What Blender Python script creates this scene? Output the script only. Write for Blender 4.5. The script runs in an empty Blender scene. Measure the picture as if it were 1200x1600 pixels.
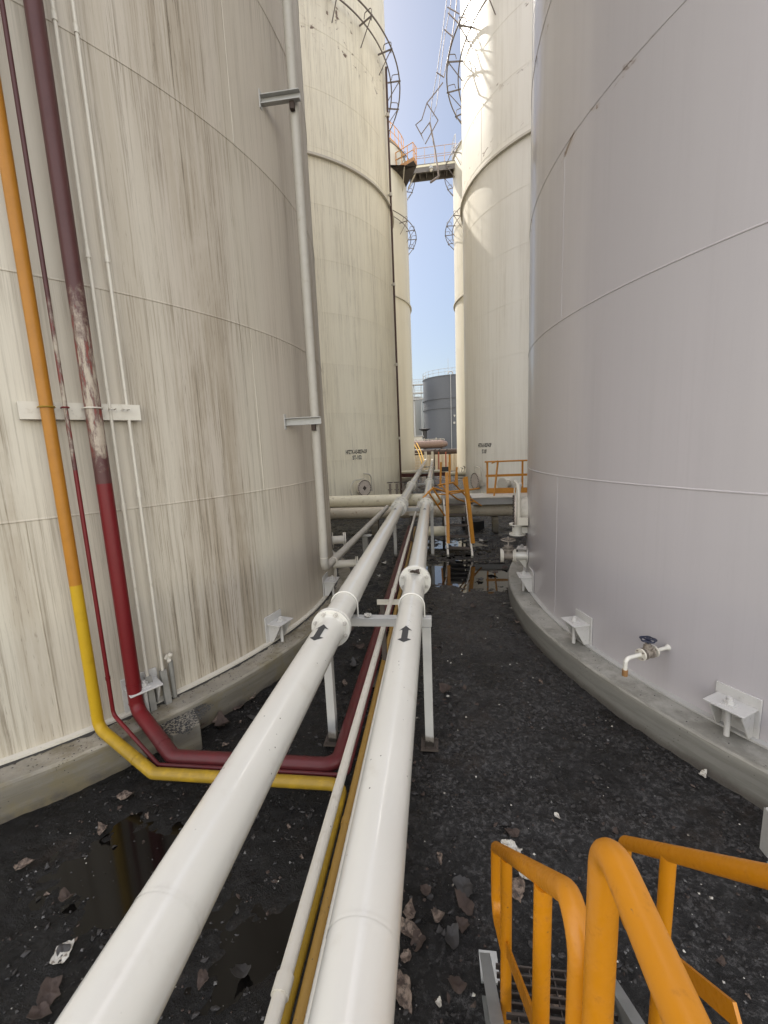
import bpy, bmesh, math, random
from mathutils import Vector, Matrix, noise
random.seed(7)
PI = math.pi
S = bpy.context.scene
COL = S.collection

# ------------------------------------------------------------------ camera
F_PX = 650.23
FW = Vector((-0.1247, 0.9800, -0.1552)).normalized()
RT = Vector((0.9920, 0.1188, -0.0421)); RT = (RT - FW * RT.dot(FW)).normalized()
UP = RT.cross(FW)
EYE = Vector((0, 0, 2.6))
cd = bpy.data.cameras.new('camera'); cam = bpy.data.objects.new('camera', cd); COL.objects.link(cam)
cd.sensor_fit = 'VERTICAL'; cd.sensor_height = 24.0; cd.lens = 24.0 * F_PX / 1600.0
cd.clip_start = 0.02; cd.clip_end = 2000
M = Matrix((RT, UP, -FW)).transposed().to_4x4(); M.translation = EYE
cam.matrix_world = M
S.camera = cam

def ray(px, py):
    return FW + RT * ((px - 600) / F_PX) + UP * ((800 - py) / F_PX)
def at_y(px, py, y):
    d = ray(px, py); return EYE + d * (y / d.y)
def at_z(px, py, z):
    d = ray(px, py); return EYE + d * ((z - EYE.z) / d.z)

COURSES = [2.15 + 1.83 * k for k in range(11)]          # heights of the horizontal weld seams
# ------------------------------------------------------------------ materials
class NT:
    def __init__(self, name):
        self.m = bpy.data.materials.new(name); self.m.use_nodes = True
        self.t = self.m.node_tree; self.b = self.t.nodes['Principled BSDF']
    def n(self, typ, **kw):
        nd = self.t.nodes.new(typ)
        for k, v in kw.items(): setattr(nd, k, v)
        return nd
    def link(self, a, b): self.t.links.new(a, b)
    def put(self, sock, v):
        if isinstance(v, bpy.types.NodeSocket): self.link(v, sock)
        else:
            if isinstance(v, tuple) and len(v) == 3 and sock.type == 'RGBA': v = v + (1,)
            sock.default_value = v
    def coord(self, kind='Object'):
        return self.n('ShaderNodeTexCoord').outputs[kind]
    def mapping(self, vec, scale=(1, 1, 1), loc=(0, 0, 0)):
        k = self.n('ShaderNodeMapping'); self.link(vec, k.inputs[0])
        k.inputs['Scale'].default_value = scale; k.inputs['Location'].default_value = loc
        return k.outputs[0]
    def noise(self, vec, scale=5, detail=4, rough=.55, dist=0):
        k = self.n('ShaderNodeTexNoise'); self.link(vec, k.inputs['Vector'])
        k.inputs['Scale'].default_value = scale; k.inputs['Detail'].default_value = detail
        k.inputs['Roughness'].default_value = rough; k.inputs['Distortion'].default_value = dist
        return k.outputs['Fac']
    def voronoi(self, vec, scale=5, feature='F1', rnd=1.0):
        k = self.n('ShaderNodeTexVoronoi', feature=feature); self.link(vec, k.inputs['Vector'])
        k.inputs['Scale'].default_value = scale; k.inputs['Randomness'].default_value = rnd
        return k.outputs['Distance']
    def ramp(self, fac, a, b, lo=0.0, hi=1.0):
        k = self.n('ShaderNodeMapRange', clamp=True, interpolation_type='SMOOTHSTEP'); self.put(k.inputs['Value'], fac)
        k.inputs['From Min'].default_value = a; k.inputs['From Max'].default_value = b
        k.inputs['To Min'].default_value = lo; k.inputs['To Max'].default_value = hi
        return k.outputs['Result']
    def math(self, op, a, b=0.0):
        k = self.n('ShaderNodeMath', operation=op); self.put(k.inputs[0], a); self.put(k.inputs[1], b)
        return k.outputs[0]
    def mix(self, fac, a, b):
        k = self.n('ShaderNodeMix', data_type='RGBA')
        self.put(k.inputs['Factor'], fac); self.put(k.inputs[6], a); self.put(k.inputs[7], b)
        return k.outputs[2]
    def sep(self, vec):
        k = self.n('ShaderNodeSeparateXYZ'); self.link(vec, k.inputs[0]); return k.outputs
    def bump(self, h, strength=.3, dist=.01, normal=None):
        k = self.n('ShaderNodeBump'); self.link(h, k.inputs['Height'])
        k.inputs['Strength'].default_value = strength; k.inputs['Distance'].default_value = dist
        if normal: self.link(normal, k.inputs['Normal'])
        return k.outputs[0]
    def out(self, color=None, rough=None, normal=None, metal=None, coat=None, spec=None):
        if color is not None: self.put(self.b.inputs['Base Color'], color)
        if rough is not None: self.put(self.b.inputs['Roughness'], rough)
        if normal is not None: self.link(normal, self.b.inputs['Normal'])
        if metal is not None: self.put(self.b.inputs['Metallic'], metal)
        if coat is not None: self.put(self.b.inputs['Coat Weight'], coat); self.b.inputs['Coat Roughness'].default_value = .07
        if spec is not None: self.put(self.b.inputs['Specular IOR Level'], spec)
        return self.m

def paint(name, col, rough=.35, dirt=(.25, .22, .17), amount=.35, scale=3.0, speck=.0, chip=None, coat=0.0, vary=.12, bump=.08, even=False):
    """Weathered paint: broad tone drift, grime patches, small specks, optional chips down to bare metal."""
    t = NT(name); o = t.coord('Object')
    a = t.noise(o, scale, 5, .6); b = t.noise(t.mapping(o, loc=(5, 9, 2)), scale * 6, 5, .65)
    c = t.mix(t.ramp(a, .3, .75, 0, vary), col, tuple(x * .62 for x in col))
    c = t.mix(t.math('MULTIPLY', t.ramp(b, .55, .8), amount), c, dirt)
    if speck:
        v = t.voronoi(t.mapping(o, loc=(1, 1, 3)), 22)
        k = t.noise(t.mapping(o, loc=(8, 1, 3)), 7, 3)
        c = t.mix(t.math('MULTIPLY', t.ramp(v, .055, .09, 1, 0), t.ramp(k, .52, .56, 0, speck)), c, (.05, .04, .03))
    if chip:
        g = t.noise(t.mapping(o, loc=(2, 7, 5)), scale * 9, 6, .7)
        c = t.mix(t.ramp(g, .70, .725), c, chip)
    r = rough if even else t.ramp(b, .3, .8, rough * .8, min(1, rough * 1.6))
    return t.out(c, r, t.bump(t.noise(o, 60, 3), bump, .002), coat=coat)

def tank_paint(name, base, grime, streak=.6, fine=.5, rough=.4, rust_bands=(), rust_seed=0.0, broad=(.8, .08), tint=None, coat=0.0, thr=(.42, .7), clean=None, drip=0.0, floor=0.0):
    """Tank shell paint; UV is (arc length, height) in metres so dirt can run down the wall."""
    t = NT(name); uv = t.coord('UV')
    s1 = t.noise(t.mapping(uv, (5.5, .16, 1), (rust_seed, 0, 0)), 1, 7, .68, .15)
    s2 = t.noise(t.mapping(uv, (30, .5, 1), (3 + rust_seed, 7, 0)), 1, 6, .7, .25)
    s3 = t.noise(t.mapping(uv, (1.3, .1, 1), (9, 2 + rust_seed, 0)), 1, 3, .5)
    s4 = t.noise(t.mapping(uv, (broad[0], broad[1], 1), (1, 4 + rust_seed, 0)), 1, 2, .5)
    s5 = t.noise(t.mapping(uv, (70, 3.5, 1), (rust_seed, 1, 0)), 1, 4, .75, .4)
    reg = t.ramp(s3, .30, .54)
    s6 = t.noise(t.mapping(uv, (52, .7, 1), (11 + rust_seed, 3, 0)), 1, 8, .8, .1); s7 = t.noise(t.mapping(uv, (12, .3, 1), (2 + rust_seed, 8, 0)), 1, 4, .6, .2)
    if floor: reg = t.math('MAXIMUM', reg, floor)
    if clean:
        x = t.sep(uv)[0]
        for (u0, u1, w) in clean:
            inside = t.math('MULTIPLY', t.ramp(x, u0 - w, u0 + w), t.ramp(x, u1 - w, u1 + w, 1, 0))
            reg = t.math('MULTIPLY', reg, t.math('SUBTRACT', 1.0, t.math('MULTIPLY', inside, .85)))
    reg = t.math('MULTIPLY', reg, t.ramp(t.noise(t.mapping(uv, (1.9, .55, 1), (5, rust_seed, 0)), 1, 5, .65, .4), .34, .58, .3, 1.0))
    m1 = t.math('MULTIPLY', t.ramp(s1, thr[0], thr[1]), t.math('MULTIPLY', reg, streak))
    m2 = t.math('MULTIPLY', t.ramp(s2, .5, .72), t.math('MULTIPLY', t.math('ADD', reg, .15), fine))
    m3 = t.math('MULTIPLY', t.ramp(s5, .58, .74), t.math('MULTIPLY', reg, fine * .9))
    c = t.mix(t.ramp(s4, .35, .65), base, tint or tuple(x * .88 for x in base))
    c = t.mix(m1, c, grime[0]); c = t.mix(m2, c, grime[1]); c = t.mix(m3, c, grime[2])
    if drip:
        m4 = t.math('MULTIPLY', t.ramp(s6, .50, .58), t.math('MULTIPLY', t.ramp(s7, .42, .62), t.math('ADD', t.math('MULTIPLY', reg, .75), .2)))
        c = t.mix(t.math('MULTIPLY', m4, drip * .95), c, (.13, .098, .06))
        m5 = t.math('MULTIPLY', t.ramp(s6, .44, .36), t.math('MULTIPLY', reg, .55)); c = t.mix(m5, c, tuple(min(1, x * 1.05) for x in base))
        y_ = t.sep(uv)[1]
        for z_ in COURSES[:6]:
            under = t.math('MULTIPLY', t.ramp(y_, z_ - .55, z_ - .02), t.ramp(y_, z_ - .005, z_, 1, 0))
            c = t.mix(t.math('MULTIPLY', t.math('MULTIPLY', under, t.ramp(s2, .46, .6)), .35 * drip), c, (.20, .16, .105))
    if rust_bands:
        y = t.sep(uv)[1]; band = None
        for (z0, hw) in rust_bands:
            d = t.ramp(t.math('ABSOLUTE', t.math('SUBTRACT', y, z0)), hw * .2, hw, 1, 0)
            band = d if band is None else t.math('MAXIMUM', band, d)
        r1 = t.noise(t.mapping(uv, (3.2, 4.6, 1), (rust_seed * 3, 5, 0)), 1, 4, .6, .6)
        r2 = t.noise(t.mapping(uv, (.5, .5, 1), (rust_seed, 3, 0)), 1, 2)
        m = t.math('MULTIPLY', t.math('MULTIPLY', band, t.ramp(r1, .63, .65)), t.ramp(r2, .46, .54))
        c = t.mix(m, c, (.085, .05, .035))
        halo = t.math('MULTIPLY', t.math('MULTIPLY', band, t.ramp(r1, .56, .64, 0, .35)), t.ramp(r2, .46, .54))
        c = t.mix(halo, c, (.30, .21, .13))
    wav = t.noise(t.mapping(uv, (.7, .7, 1)), 1, 2)
    nrm = t.bump(wav, .45, .014); nrm = t.bump(t.noise(t.mapping(uv, (40, 14, 1)), 1, 4, .7), .06, .002, nrm)
    r = t.math('ADD', t.math('MULTIPLY', m1, .35), rough)
    return t.out(c, r, nrm, coat=coat)

def concrete(name, col, stain=(.10, .09, .06), dark=(.06, .05, .04), moss=0.0, grain=1.0):
    t = NT(name); o = t.coord('Object')
    a = t.noise(o, 2.2, 6, .65); b = t.noise(t.mapping(o, (1, 1, 14), (3, 1, 2)), 1.3, 7, .7); c2 = t.noise(o, 60, 4, .7)
    c = t.mix(t.ramp(a, .35, .7, 0, .8), col, tuple(x * .7 for x in col))
    c = t.mix(t.ramp(b, .46, .62, 0, .8), c, stain)
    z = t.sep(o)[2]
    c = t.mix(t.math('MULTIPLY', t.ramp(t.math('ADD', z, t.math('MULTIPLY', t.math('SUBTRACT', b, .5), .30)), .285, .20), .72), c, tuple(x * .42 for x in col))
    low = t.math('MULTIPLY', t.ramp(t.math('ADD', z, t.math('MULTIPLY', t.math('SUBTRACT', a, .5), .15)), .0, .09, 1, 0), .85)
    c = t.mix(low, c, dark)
    if moss:
        c = t.mix(t.ramp(t.noise(t.mapping(o, loc=(7, 7, 1)), 3.5, 5, .7), .45, .65, 0, moss), c, (.16, .13, .065))
    v = t.voronoi(t.mapping(o, loc=(1, 2, 0)), 30); k = t.noise(o, 5, 3)
    c = t.mix(t.math('MULTIPLY', t.ramp(v, .08, .16, 1, 0), t.ramp(k, .52, .6)), c, (.03, .025, .02))
    c = t.mix(t.ramp(c2, .4, .8, 0, .25 * grain), c, tuple(x * .5 for x in col))
    return t.out(c, .85, t.bump(c2, .3, .006))

def plain(name, col, rough=.5, metal=0.0, bumpy=.1, var=.35):
    t = NT(name); o = t.coord('Object')
    a = t.noise(o, 7, 5, .65)
    c = t.mix(t.ramp(a, .35, .7, 0, var), col, tuple(x * .5 for x in col))
    return t.out(c, rough, t.bump(t.noise(o, 45, 4, .7), bumpy, .004), metal)

def ground_mat():
    t = NT('oily_ground'); o = t.coord('Object')
    a = t.noise(o, .55, 5, .6); b = t.noise(t.mapping(o, loc=(4, 4, 0)), 5, 8, .75); f = t.noise(o, 30, 6, .8)
    g = t.noise(t.mapping(o, loc=(9, 2, 0)), 110, 4, .8); x = t.sep(o)[0]
    lane = t.ramp(t.math('ADD', x, t.math('MULTIPLY', t.math('SUBTRACT', a, .5), 1.2)), -.5, .25)       # the lane right of the pipes, lighter than the left side
    c = t.mix(lane, (.004, .0035, .003), (.019, .0178, .0175))
    c = t.mix(t.ramp(b, .40, .62, 0, .75), c, (.008, .007, .0063))
    c = t.mix(t.math('MULTIPLY', t.ramp(f, .49, .60), t.ramp(lane, 0, 1, .10, .85)), c, (.095, .09, .087))
    c = t.mix(t.ramp(g, .53, .60, 0, .85), c, (.005, .0045, .004))
    c = t.mix(t.ramp(t.noise(t.mapping(o, loc=(1, 6, 0)), 11, 5, .75), .56, .64, 0, .8), c, (.007, .006, .0055))
    c = t.mix(t.ramp(t.noise(t.mapping(o, loc=(2, 8, 0)), 2.0, 5, .7), .53, .68, 0, .6), c, (.026, .018, .013))
    c = t.mix(t.ramp(t.noise(t.mapping(o, loc=(12, 5, 0)), 1.1, 6, .7), .48, .62, 0, .72), c, (.0065, .0058, .0052))
    v = t.voronoi(t.mapping(o, loc=(2, 2, 0)), 60); k = t.noise(o, 2.2, 4)
    c = t.mix(t.math('MULTIPLY', t.ramp(v, .06, .10, 1, 0), t.ramp(k, .48, .66, 0, .8)), c, (.17, .16, .15))
    wet = t.ramp(t.noise(t.mapping(o, loc=(6, 3, 0)), 1.3, 5, .65), .44, .58)
    r = t.math('SUBTRACT', t.ramp(b, .35, .7, .30, .52), t.math('MULTIPLY', wet, .21))
    nrm = t.bump(b, .5, .05); nrm = t.bump(f, .9, .02, nrm); nrm = t.bump(g, .7, .006, nrm)
    return t.out(c, r, nrm, spec=.32)

WHITE = paint('white_pipe_paint', (.605, .58, .515), .30, dirt=(.40, .35, .27), amount=.34, scale=1.3, speck=1.0, coat=.6, vary=.16, bump=.03, even=True)
WHITE2 = paint('old_white_paint', (.58, .54, .46), .4, dirt=(.30, .24, .15), amount=.5, scale=2.5, speck=.9)
def leg_paint(name, col):
    t = NT(name); o = t.coord('Object'); z = t.sep(o)[2]; n = t.noise(o, 14, 5, .7); n2 = t.noise(o, 5, 4, .6)
    c = t.mix(t.ramp(n2, .4, .75, 0, .25), col, tuple(x * .6 for x in col))
    e = t.math('ADD', z, t.math('MULTIPLY', t.math('SUBTRACT', n, .5), .10))
    c = t.mix(t.ramp(e, .13, .09, 0, .8), c, (.10, .08, .06)); c = t.mix(t.ramp(e, .07, .05, 0, 1), c, (.02, .016, .013))
    c = t.mix(t.ramp(n, .68, .72, 0, .7), c, (.14, .09, .05))
    return t.out(c, .42, t.bump(n, .1, .003))
LEGP = leg_paint('grey_leg_paint', (.40, .39, .365))
CREAM = paint('cream_pipe_paint', (.70, .64, .47), .42, dirt=(.20, .13, .06), amount=.75, scale=1.6, speck=.9, vary=.35)
GREYP = paint('grey_frame_paint', (.40, .39, .365), .42, dirt=(.22, .19, .15), amount=.35, scale=4)
YELLOW = paint('yellow_pipe_paint', (.62, .36, .02), .38, dirt=(.10, .07, .03), amount=.5, scale=3, speck=.8)
OCHRE = paint('ochre_pipe_paint', (.27, .155, .03), .5, dirt=(.10, .07, .03), amount=.5, scale=3, speck=.8)
RED = paint('red_pipe_paint', (.13, .008, .010), .5, dirt=(.10, .03, .03), amount=.5, scale=3)
ORANGE = paint('orange_rail_paint', (.50, .190, .003), .40, dirt=(.18, .065, .01), amount=.5, scale=6, speck=.8, chip=(.17, .10, .06), coat=.0)
ORANGE_OLD = paint('old_orange_paint', (.58, .25, .03), .5, dirt=(.22, .09, .03), amount=.7, scale=5)
GALV = plain('galvanised_steel', (.42, .43, .42), .42, .55)
BLACKP = plain('black_stencil_paint', (.035, .035, .035), .6, var=.2)
DARKST = plain('dark_rusty_steel', (.07, .055, .045), .6, .2)
RUST = plain('rusty_scale', (.055, .036, .027), .8, bumpy=.8, var=.7)
def scale_mat(name, a, b, d):
    t = NT(name); o = t.coord('Object'); n1 = t.noise(o, 22, 6, .75); n2 = t.noise(t.mapping(o, loc=(3, 1, 2)), 55, 5, .75)
    c = t.mix(t.ramp(n1, .42, .6), a, b); c = t.mix(t.ramp(n2, .52, .62), c, d)
    return t.out(c, .85, t.bump(n2, .8, .006))
RUSTL = scale_mat('pale_rust_scale', (.20, .15, .115), (.07, .048, .036), (.035, .026, .02))
CHAR = plain('black_scale', (.03, .027, .025), .6, bumpy=.5)
PAPER = scale_mat('peeled_white_coating', (.50, .48, .43), (.42, .39, .33), (.16, .13, .10))
VALVE = plain('grimy_valve_iron', (.27, .23, .19), .6, .1, .4, .7)
BLUEV = plain('dark_blue_paint', (.014, .018, .04), .4)
BRASS = plain('rusty_brass', (.34, .18, .07), .5, .3)
BROWNPIPE = plain('brown_riser_paint', (.075, .035, .025), .55)
GREYTANK = plain('slate_grey_paint', (.090, .093, .100), .55, var=.25)
VESSEL = plain('pinkish_brown_vessel', (.24, .165, .135), .6, var=.5)
FENCE = paint('beige_sheet_metal', (.58, .50, .38), .5, amount=.4)
SLEEVE = plain('grey_sleeve_paint', (.25, .24, .215), .6)
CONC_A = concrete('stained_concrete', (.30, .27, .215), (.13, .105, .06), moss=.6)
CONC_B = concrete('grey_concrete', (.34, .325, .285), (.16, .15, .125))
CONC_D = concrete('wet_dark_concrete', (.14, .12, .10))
GROUND = ground_mat()
t = NT('puddle_water'); PUDDLE = t.out((.008, .008, .008), .03, t.bump(t.noise(t.coord('Object'), 3, 2), .05, .01), spec=.9)

def riser_paint(name, fresh, faded, z_fresh, bare=None, rough=.42):
    """A riser repainted below z_fresh, sun-faded above, with old white showing where the coat has peeled."""
    t = NT(name); o = t.coord('Object'); z = t.sep(o)[2]
    n = t.noise(o, 9, 6, .7)
    c = t.mix(t.ramp(n, .4, .75, 0, .4), faded, tuple(x * .7 for x in faded))
    if bare:
        z0, z1, colb = bare
        e = t.math('ADD', z, t.math('MULTIPLY', t.math('SUBTRACT', n, .5), 1.0))
        m = t.math('MULTIPLY', t.ramp(e, z0 - .12, z0 + .2), t.ramp(e, z1 - .3, z1 + .12, 1, 0))
        p = t.noise(t.mapping(o, (1, 1, .22), (3, 3, 0)), 19, 8, .72)
        c = t.mix(t.math('MULTIPLY', m, t.ramp(p, .40, .60)), c, colb)
        c = t.mix(t.math('MULTIPLY', m, t.ramp(p, .47, .40, 0, .7)), c, (.25, .05, .035))
    f = t.mix(t.ramp(n, .45, .75, 0, .3), fresh, tuple(x * .6 for x in fresh))
    f = t.mix(t.math('MULTIPLY', t.ramp(z, .42, .26), t.ramp(n, .25, .55, .35, .85)), f, tuple(x * .45 + .012 for x in fresh))     # dust and splash on the run along the ground
    edge = t.ramp(t.math('ADD', z, t.math('MULTIPLY', n, .015)), z_fresh, z_fresh + .012)
    return t.out(t.mix(edge, f, c), rough, t.bump(t.noise(o, 50, 4), .08, .003), spec=.3)
YEL_R = riser_paint('yellow_riser_paint', (.44, .27, .010), (.36, .150, .014), 1.61)
RED_R = riser_paint('red_riser_paint', (.13, .007, .009), (.078, .029, .027), 2.40, (2.62, 3.75, (.38, .32, .25)))
RED_T = riser_paint('thin_red_riser_paint', (.13, .007, .009), (.078, .029, .028), 2.52, (2.62, 3.75, (.38, .33, .26)))

# ------------------------------------------------------------------ mesh helpers
class MB:
    def __init__(self): self.v = []; self.f = []; self.s = []; self.uv = None; self.mi = []; self.cur = 0
    def add(self, vs, fs, smooth=False):
        b = len(self.v); self.v += [tuple(p) for p in vs]
        for f in fs: self.f.append(tuple(i + b for i in f)); self.s.append(smooth); self.mi.append(self.cur)
        return b
    def box(self, c, s, rot=None):
        c = Vector(c); h = [x / 2 for x in s]; R = rot or Matrix.Identity(3)
        vs = [c + R @ Vector((sx * h[0], sy * h[1], sz * h[2])) for sx in (-1, 1) for sy in (-1, 1) for sz in (-1, 1)]
        self.add(vs, [(0, 1, 3, 2), (4, 6, 7, 5), (0, 4, 5, 1), (2, 3, 7, 6), (0, 2, 6, 4), (1, 5, 7, 3)]); return self
    def bar(self, a, b, w, h, up=(0, 0, 1)):
        a, b = Vector(a), Vector(b); d = (b - a).normalized(); up = Vector(up)
        if abs(d.dot(up)) > .99: up = Vector((0, 1, 0))
        x = d.cross(up).normalized(); z = x.cross(d)
        R = Matrix((x, d, z)).transposed()
        return self.box((a + b) / 2, (w, (b - a).length, h), R)
    def tube(self, pts, r, seg=12, closed=False, caps=True, r_end=None):
        P = [Vector(p) for p in pts]; n = len(P)
        if n < 2: return self
        T = []
        for i in range(n):
            if closed: d = P[(i + 1) % n] - P[i - 1]
            else: d = P[min(i + 1, n - 1)] - P[max(i - 1, 0)]
            T.append(d.normalized())
        u = T[0].orthogonal().normalized()
        vs = []
        for i in range(n):
            u = (u - T[i] * u.dot(T[i])).normalized(); w = T[i].cross(u)
            rr = r if r_end is None else r + (r_end - r) * i / (n - 1)
            if 0 < i < n - 1 or closed:
                a = T[i].dot((P[(i + 1) % n] - P[i]).normalized()); k = 1.0 / max(.6, a)
            else: k = 1.0
            for j in range(seg):
                an = 2 * PI * j / seg; vs.append(P[i] + (u * math.cos(an) + w * math.sin(an)) * rr)
        fs = []; m = n if closed else n - 1
        for i in range(m):
            for j in range(seg):
                k = (j + 1) % seg; i2 = (i + 1) % n
                fs.append((i * seg + j, i * seg + k, i2 * seg + k, i2 * seg + j))
        b = self.add(vs, fs, True)
        if caps and not closed:
            c0 = [b + j for j in reversed(range(seg))]; c1 = [b + (n - 1) * seg + j for j in range(seg)]
            self.f += [tuple(c0), tuple(c1)]; self.s += [False, False]; self.mi += [self.cur] * 2
        return self
    def cyl(self, a, b, r, seg=20, r2=None): return self.tube([a, b], r, seg, r_end=r2)
    def disc(self, c, axis, r, th, seg=28, hole=0.0):
        c = Vector(c); axis = Vector(axis).normalized(); a, b = c - axis * th / 2, c + axis * th / 2
        if not hole: return self.cyl(a, b, r, seg)
        u = axis.orthogonal().normalized(); w = axis.cross(u); vs = []
        for (p, rr) in ((a, hole), (a, r), (b, r), (b, hole)):
            for j in range(seg):
                an = 2 * PI * j / seg; vs.append(p + (u * math.cos(an) + w * math.sin(an)) * rr)
        fs = [(k * seg + j, k * seg + (j + 1) % seg, ((k + 1) % 4) * seg + (j + 1) % seg, ((k + 1) % 4) * seg + j) for k in range(4) for j in range(seg)]
        self.add(vs, fs); return self
    def lathe(self, prof, c, seg=64, a0=0.0, a1=2 * PI, smooth=True, close=True):
        """Profile of (radius, z) swept round a vertical axis through c."""
        full = abs(a1 - a0 - 2 * PI) < 1e-6; n = seg if full else seg + 1; vs = []
        for i in range(n):
            an = a0 + (a1 - a0) * i / seg
            for (r, z) in prof: vs.append((c[0] + r * math.cos(an), c[1] + r * math.sin(an), c[2] + z))
        k = len(prof); fs = []
        for i in range(seg):
            i2 = (i + 1) % n
            for j in range(k if close else k - 1):
                j2 = (j + 1) % k; fs.append((i * k + j, i2 * k + j, i2 * k + j2, i * k + j2))
        self.add(vs, fs, smooth); return self
    def prism(self, poly, ex):
        """Planar polygon (3-D points) extruded by vector ex."""
        ex = Vector(ex); n = len(poly); vs = [Vector(p) for p in poly] + [Vector(p) + ex for p in poly]
        fs = [tuple(reversed(range(n))), tuple(range(n, 2 * n))] + [(i, (i + 1) % n, n + (i + 1) % n, n + i) for i in range(n)]
        self.add(vs, fs); return self
    def build(self, name, mat, parent=None, bevel=0.0, sharp=40):
        me = bpy.data.meshes.new(name); me.from_pydata(self.v, [], self.f); me.update()
        mats = mat if isinstance(mat, (list, tuple)) else [mat]
        for m in mats: me.materials.append(m)
        me.polygons.foreach_set('use_smooth', self.s); me.polygons.foreach_set('material_index', self.mi)
        bm = bmesh.new(); bm.from_mesh(me); bmesh.ops.recalc_face_normals(bm, faces=bm.faces); bm.to_mesh(me); bm.free()
        if sharp: me.set_sharp_from_angle(angle=math.radians(sharp))
        if self.uv:
            l = me.uv_layers.new(name='UVMap')
            for lp in me.loops: l.data[lp.index].uv = self.uv(me.vertices[lp.vertex_index].co)
        o = bpy.data.objects.new(name, me); COL.objects.link(o)
        if parent: o.parent = parent
        if bevel:
            b = o.modifiers.new('bevel', 'BEVEL'); b.width = bevel; b.segments = 2; b.limit_method = 'ANGLE'; b.angle_limit = math.radians(50)
        return o

def fillet(pts, rad, n=6):
    P = [Vector(p) for p in pts]; out = [P[0]]
    for i in range(1, len(P) - 1):
        a = (P[i - 1] - P[i]); b = (P[i + 1] - P[i]); la, lb = a.length, b.length; a.normalize(); b.normalize()
        ang = a.angle(b)
        if ang > PI - .02: out.append(P[i]); continue
        d = min(rad / math.tan(ang / 2), la * .48, lb * .48); r = d * math.tan(ang / 2)
        bis = (a + b).normalized(); cen = P[i] + bis * (r / math.sin(ang / 2))
        s = P[i] + a * d - cen; e = P[i] + b * d - cen; tot = s.angle(e); ax = s.cross(e).normalized()
        for k in range(n + 1): out.append(cen + Matrix.Rotation(tot * k / n, 3, ax) @ s)
    out.append(P[-1]); return out

def tag(o, label, cat, group=None, kind=None):
    if label: o['label'] = label
    if cat: o['category'] = cat
    if group: o['group'] = group
    if kind: o['kind'] = kind
    return o
def thing(name, label, cat, loc=(0, 0, 0), group=None):
    """Empty at the base of a thing; its parts are built in world space and keep their place."""
    o = bpy.data.objects.new(name, None); COL.objects.link(o); o.location = loc; o.empty_display_size = .2
    return tag(o, label, cat, group)
def part(mb, name, mat, parent, **kw):
    o = mb.build(name, mat, None, **kw); o.parent = parent
    off = Vector((0, 0, 0)); p = parent
    while p: off += Vector(p.location); p = p.parent
    me = o.data; me.transform(Matrix.Translation(-off))
    return o
def dup(root, loc, label=None, group=None):
    r = root.copy(); COL.objects.link(r); r.location = loc
    if label: r['label'] = label
    if group: r['group'] = group
    def rec(src, dst):
        for ch in list(src.children):
            c = ch.copy(); COL.objects.link(c); c.parent = dst; rec(ch, c)
    rec(root, r); return r
def hexbolt(mb, c, axis, r, h):
    c = Vector(c); axis = Vector(axis).normalized()
    mb.cyl(c, c + axis * h, r, 6); mb.cyl(c + axis * h, c + axis * (h * 1.8), r * .5, 8)

# ------------------------------------------------------------------ ground and sky
def ground_h(x, y):
    p = Vector((x, y, 0))
    h = .016 * noise.fractal(p * 2.1, 1.0, 2.0, 4) + .011 * noise.fractal(p * 9 + Vector((3, 1, 0)), 1.0, 2.0, 4)
    # the shallow hollow the puddle lies in
    d = ((x - .70) / 1.15) ** 2 + ((y - 8.35) / 1.0) ** 2
    h -= .048 * math.exp(-d * 1.2)
    d = ((x + 2.05) / .75) ** 2 + ((y - 2.1) / .42) ** 2
    h -= .045 * math.exp(-d * 1.2)
    d = ((x + .85) / .5) ** 2 + ((y - 1.75) / .35) ** 2
    h -= .03 * math.exp(-d * 1.2)
    d = ((x - .45) / .8) ** 2 + ((y - 10.6) / .8) ** 2
    h -= .03 * math.exp(-d * 1.2)
    if x < -.15 or y > 9:                       # crusted sludge between and left of the pipes
        k = min(1, max(0, (y - 3.2) / .8)) * min(1, max(0, (-.15 - x) / .3) if y <= 9 else 1)
        h += k * .035 * (noise.fractal(p * 5 + Vector((7, 2, 0)), 1.0, 2.2, 4))
    return h - .012
mb = MB(); nx, ny = 360, 560; x0, x1, y0, y1 = -4.2, 3.6, .2, 16.0
for j in range(ny + 1):
    for i in range(nx + 1):
        x = x0 + (x1 - x0) * i / nx; y = y0 + (y1 - y0) * (j / ny) ** 1.25
        e = min(1, min(i, nx - i, j, ny - j) / 6)
        mb.v.append((x, y, -.045 + (ground_h(x, y) + .045) * e))
for j in range(ny):
    for i in range(nx):
        a = j * (nx + 1) + i; mb.f.append((a, a + 1, a + nx + 2, a + nx + 1)); mb.s.append(True); mb.mi.append(0)
tag(mb.build('ground', GROUND, sharp=0), None, None, kind='structure')
mb = MB(); mb.add([(-900, -900, -.05), (900, -900, -.05), (900, 900, -.05), (-900, 900, -.05)], [(0, 1, 2, 3)])
tag(mb.build('terrain', GROUND, sharp=0), None, None, kind='structure')
def blob(cx, cy, rx, ry, z, seed, n=40):
    mb = MB(); ps = []
    for i in range(n):
        a = 2 * PI * i / n; k = 1 + .35 * noise.noise(Vector((math.cos(a) * 1.5 + seed, math.sin(a) * 1.5, seed)))
        ps.append((cx + rx * k * math.cos(a), cy + ry * k * math.sin(a), z))
    mb.add(ps, [tuple(range(n))]); return mb
tag(blob(.70, 8.35, 1.7, 1.5, -.026, 2).build('puddle', PUDDLE, sharp=0), None, None, kind='structure')
OIL = NT('oil_film'); OIL = OIL.out((.004, .0035, .003), .09, spec=.35)
tag(blob(-2.05, 2.1, .95, .6, -.036, 8).build('oil_pool', OIL, sharp=0), None, None, kind='structure')
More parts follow.
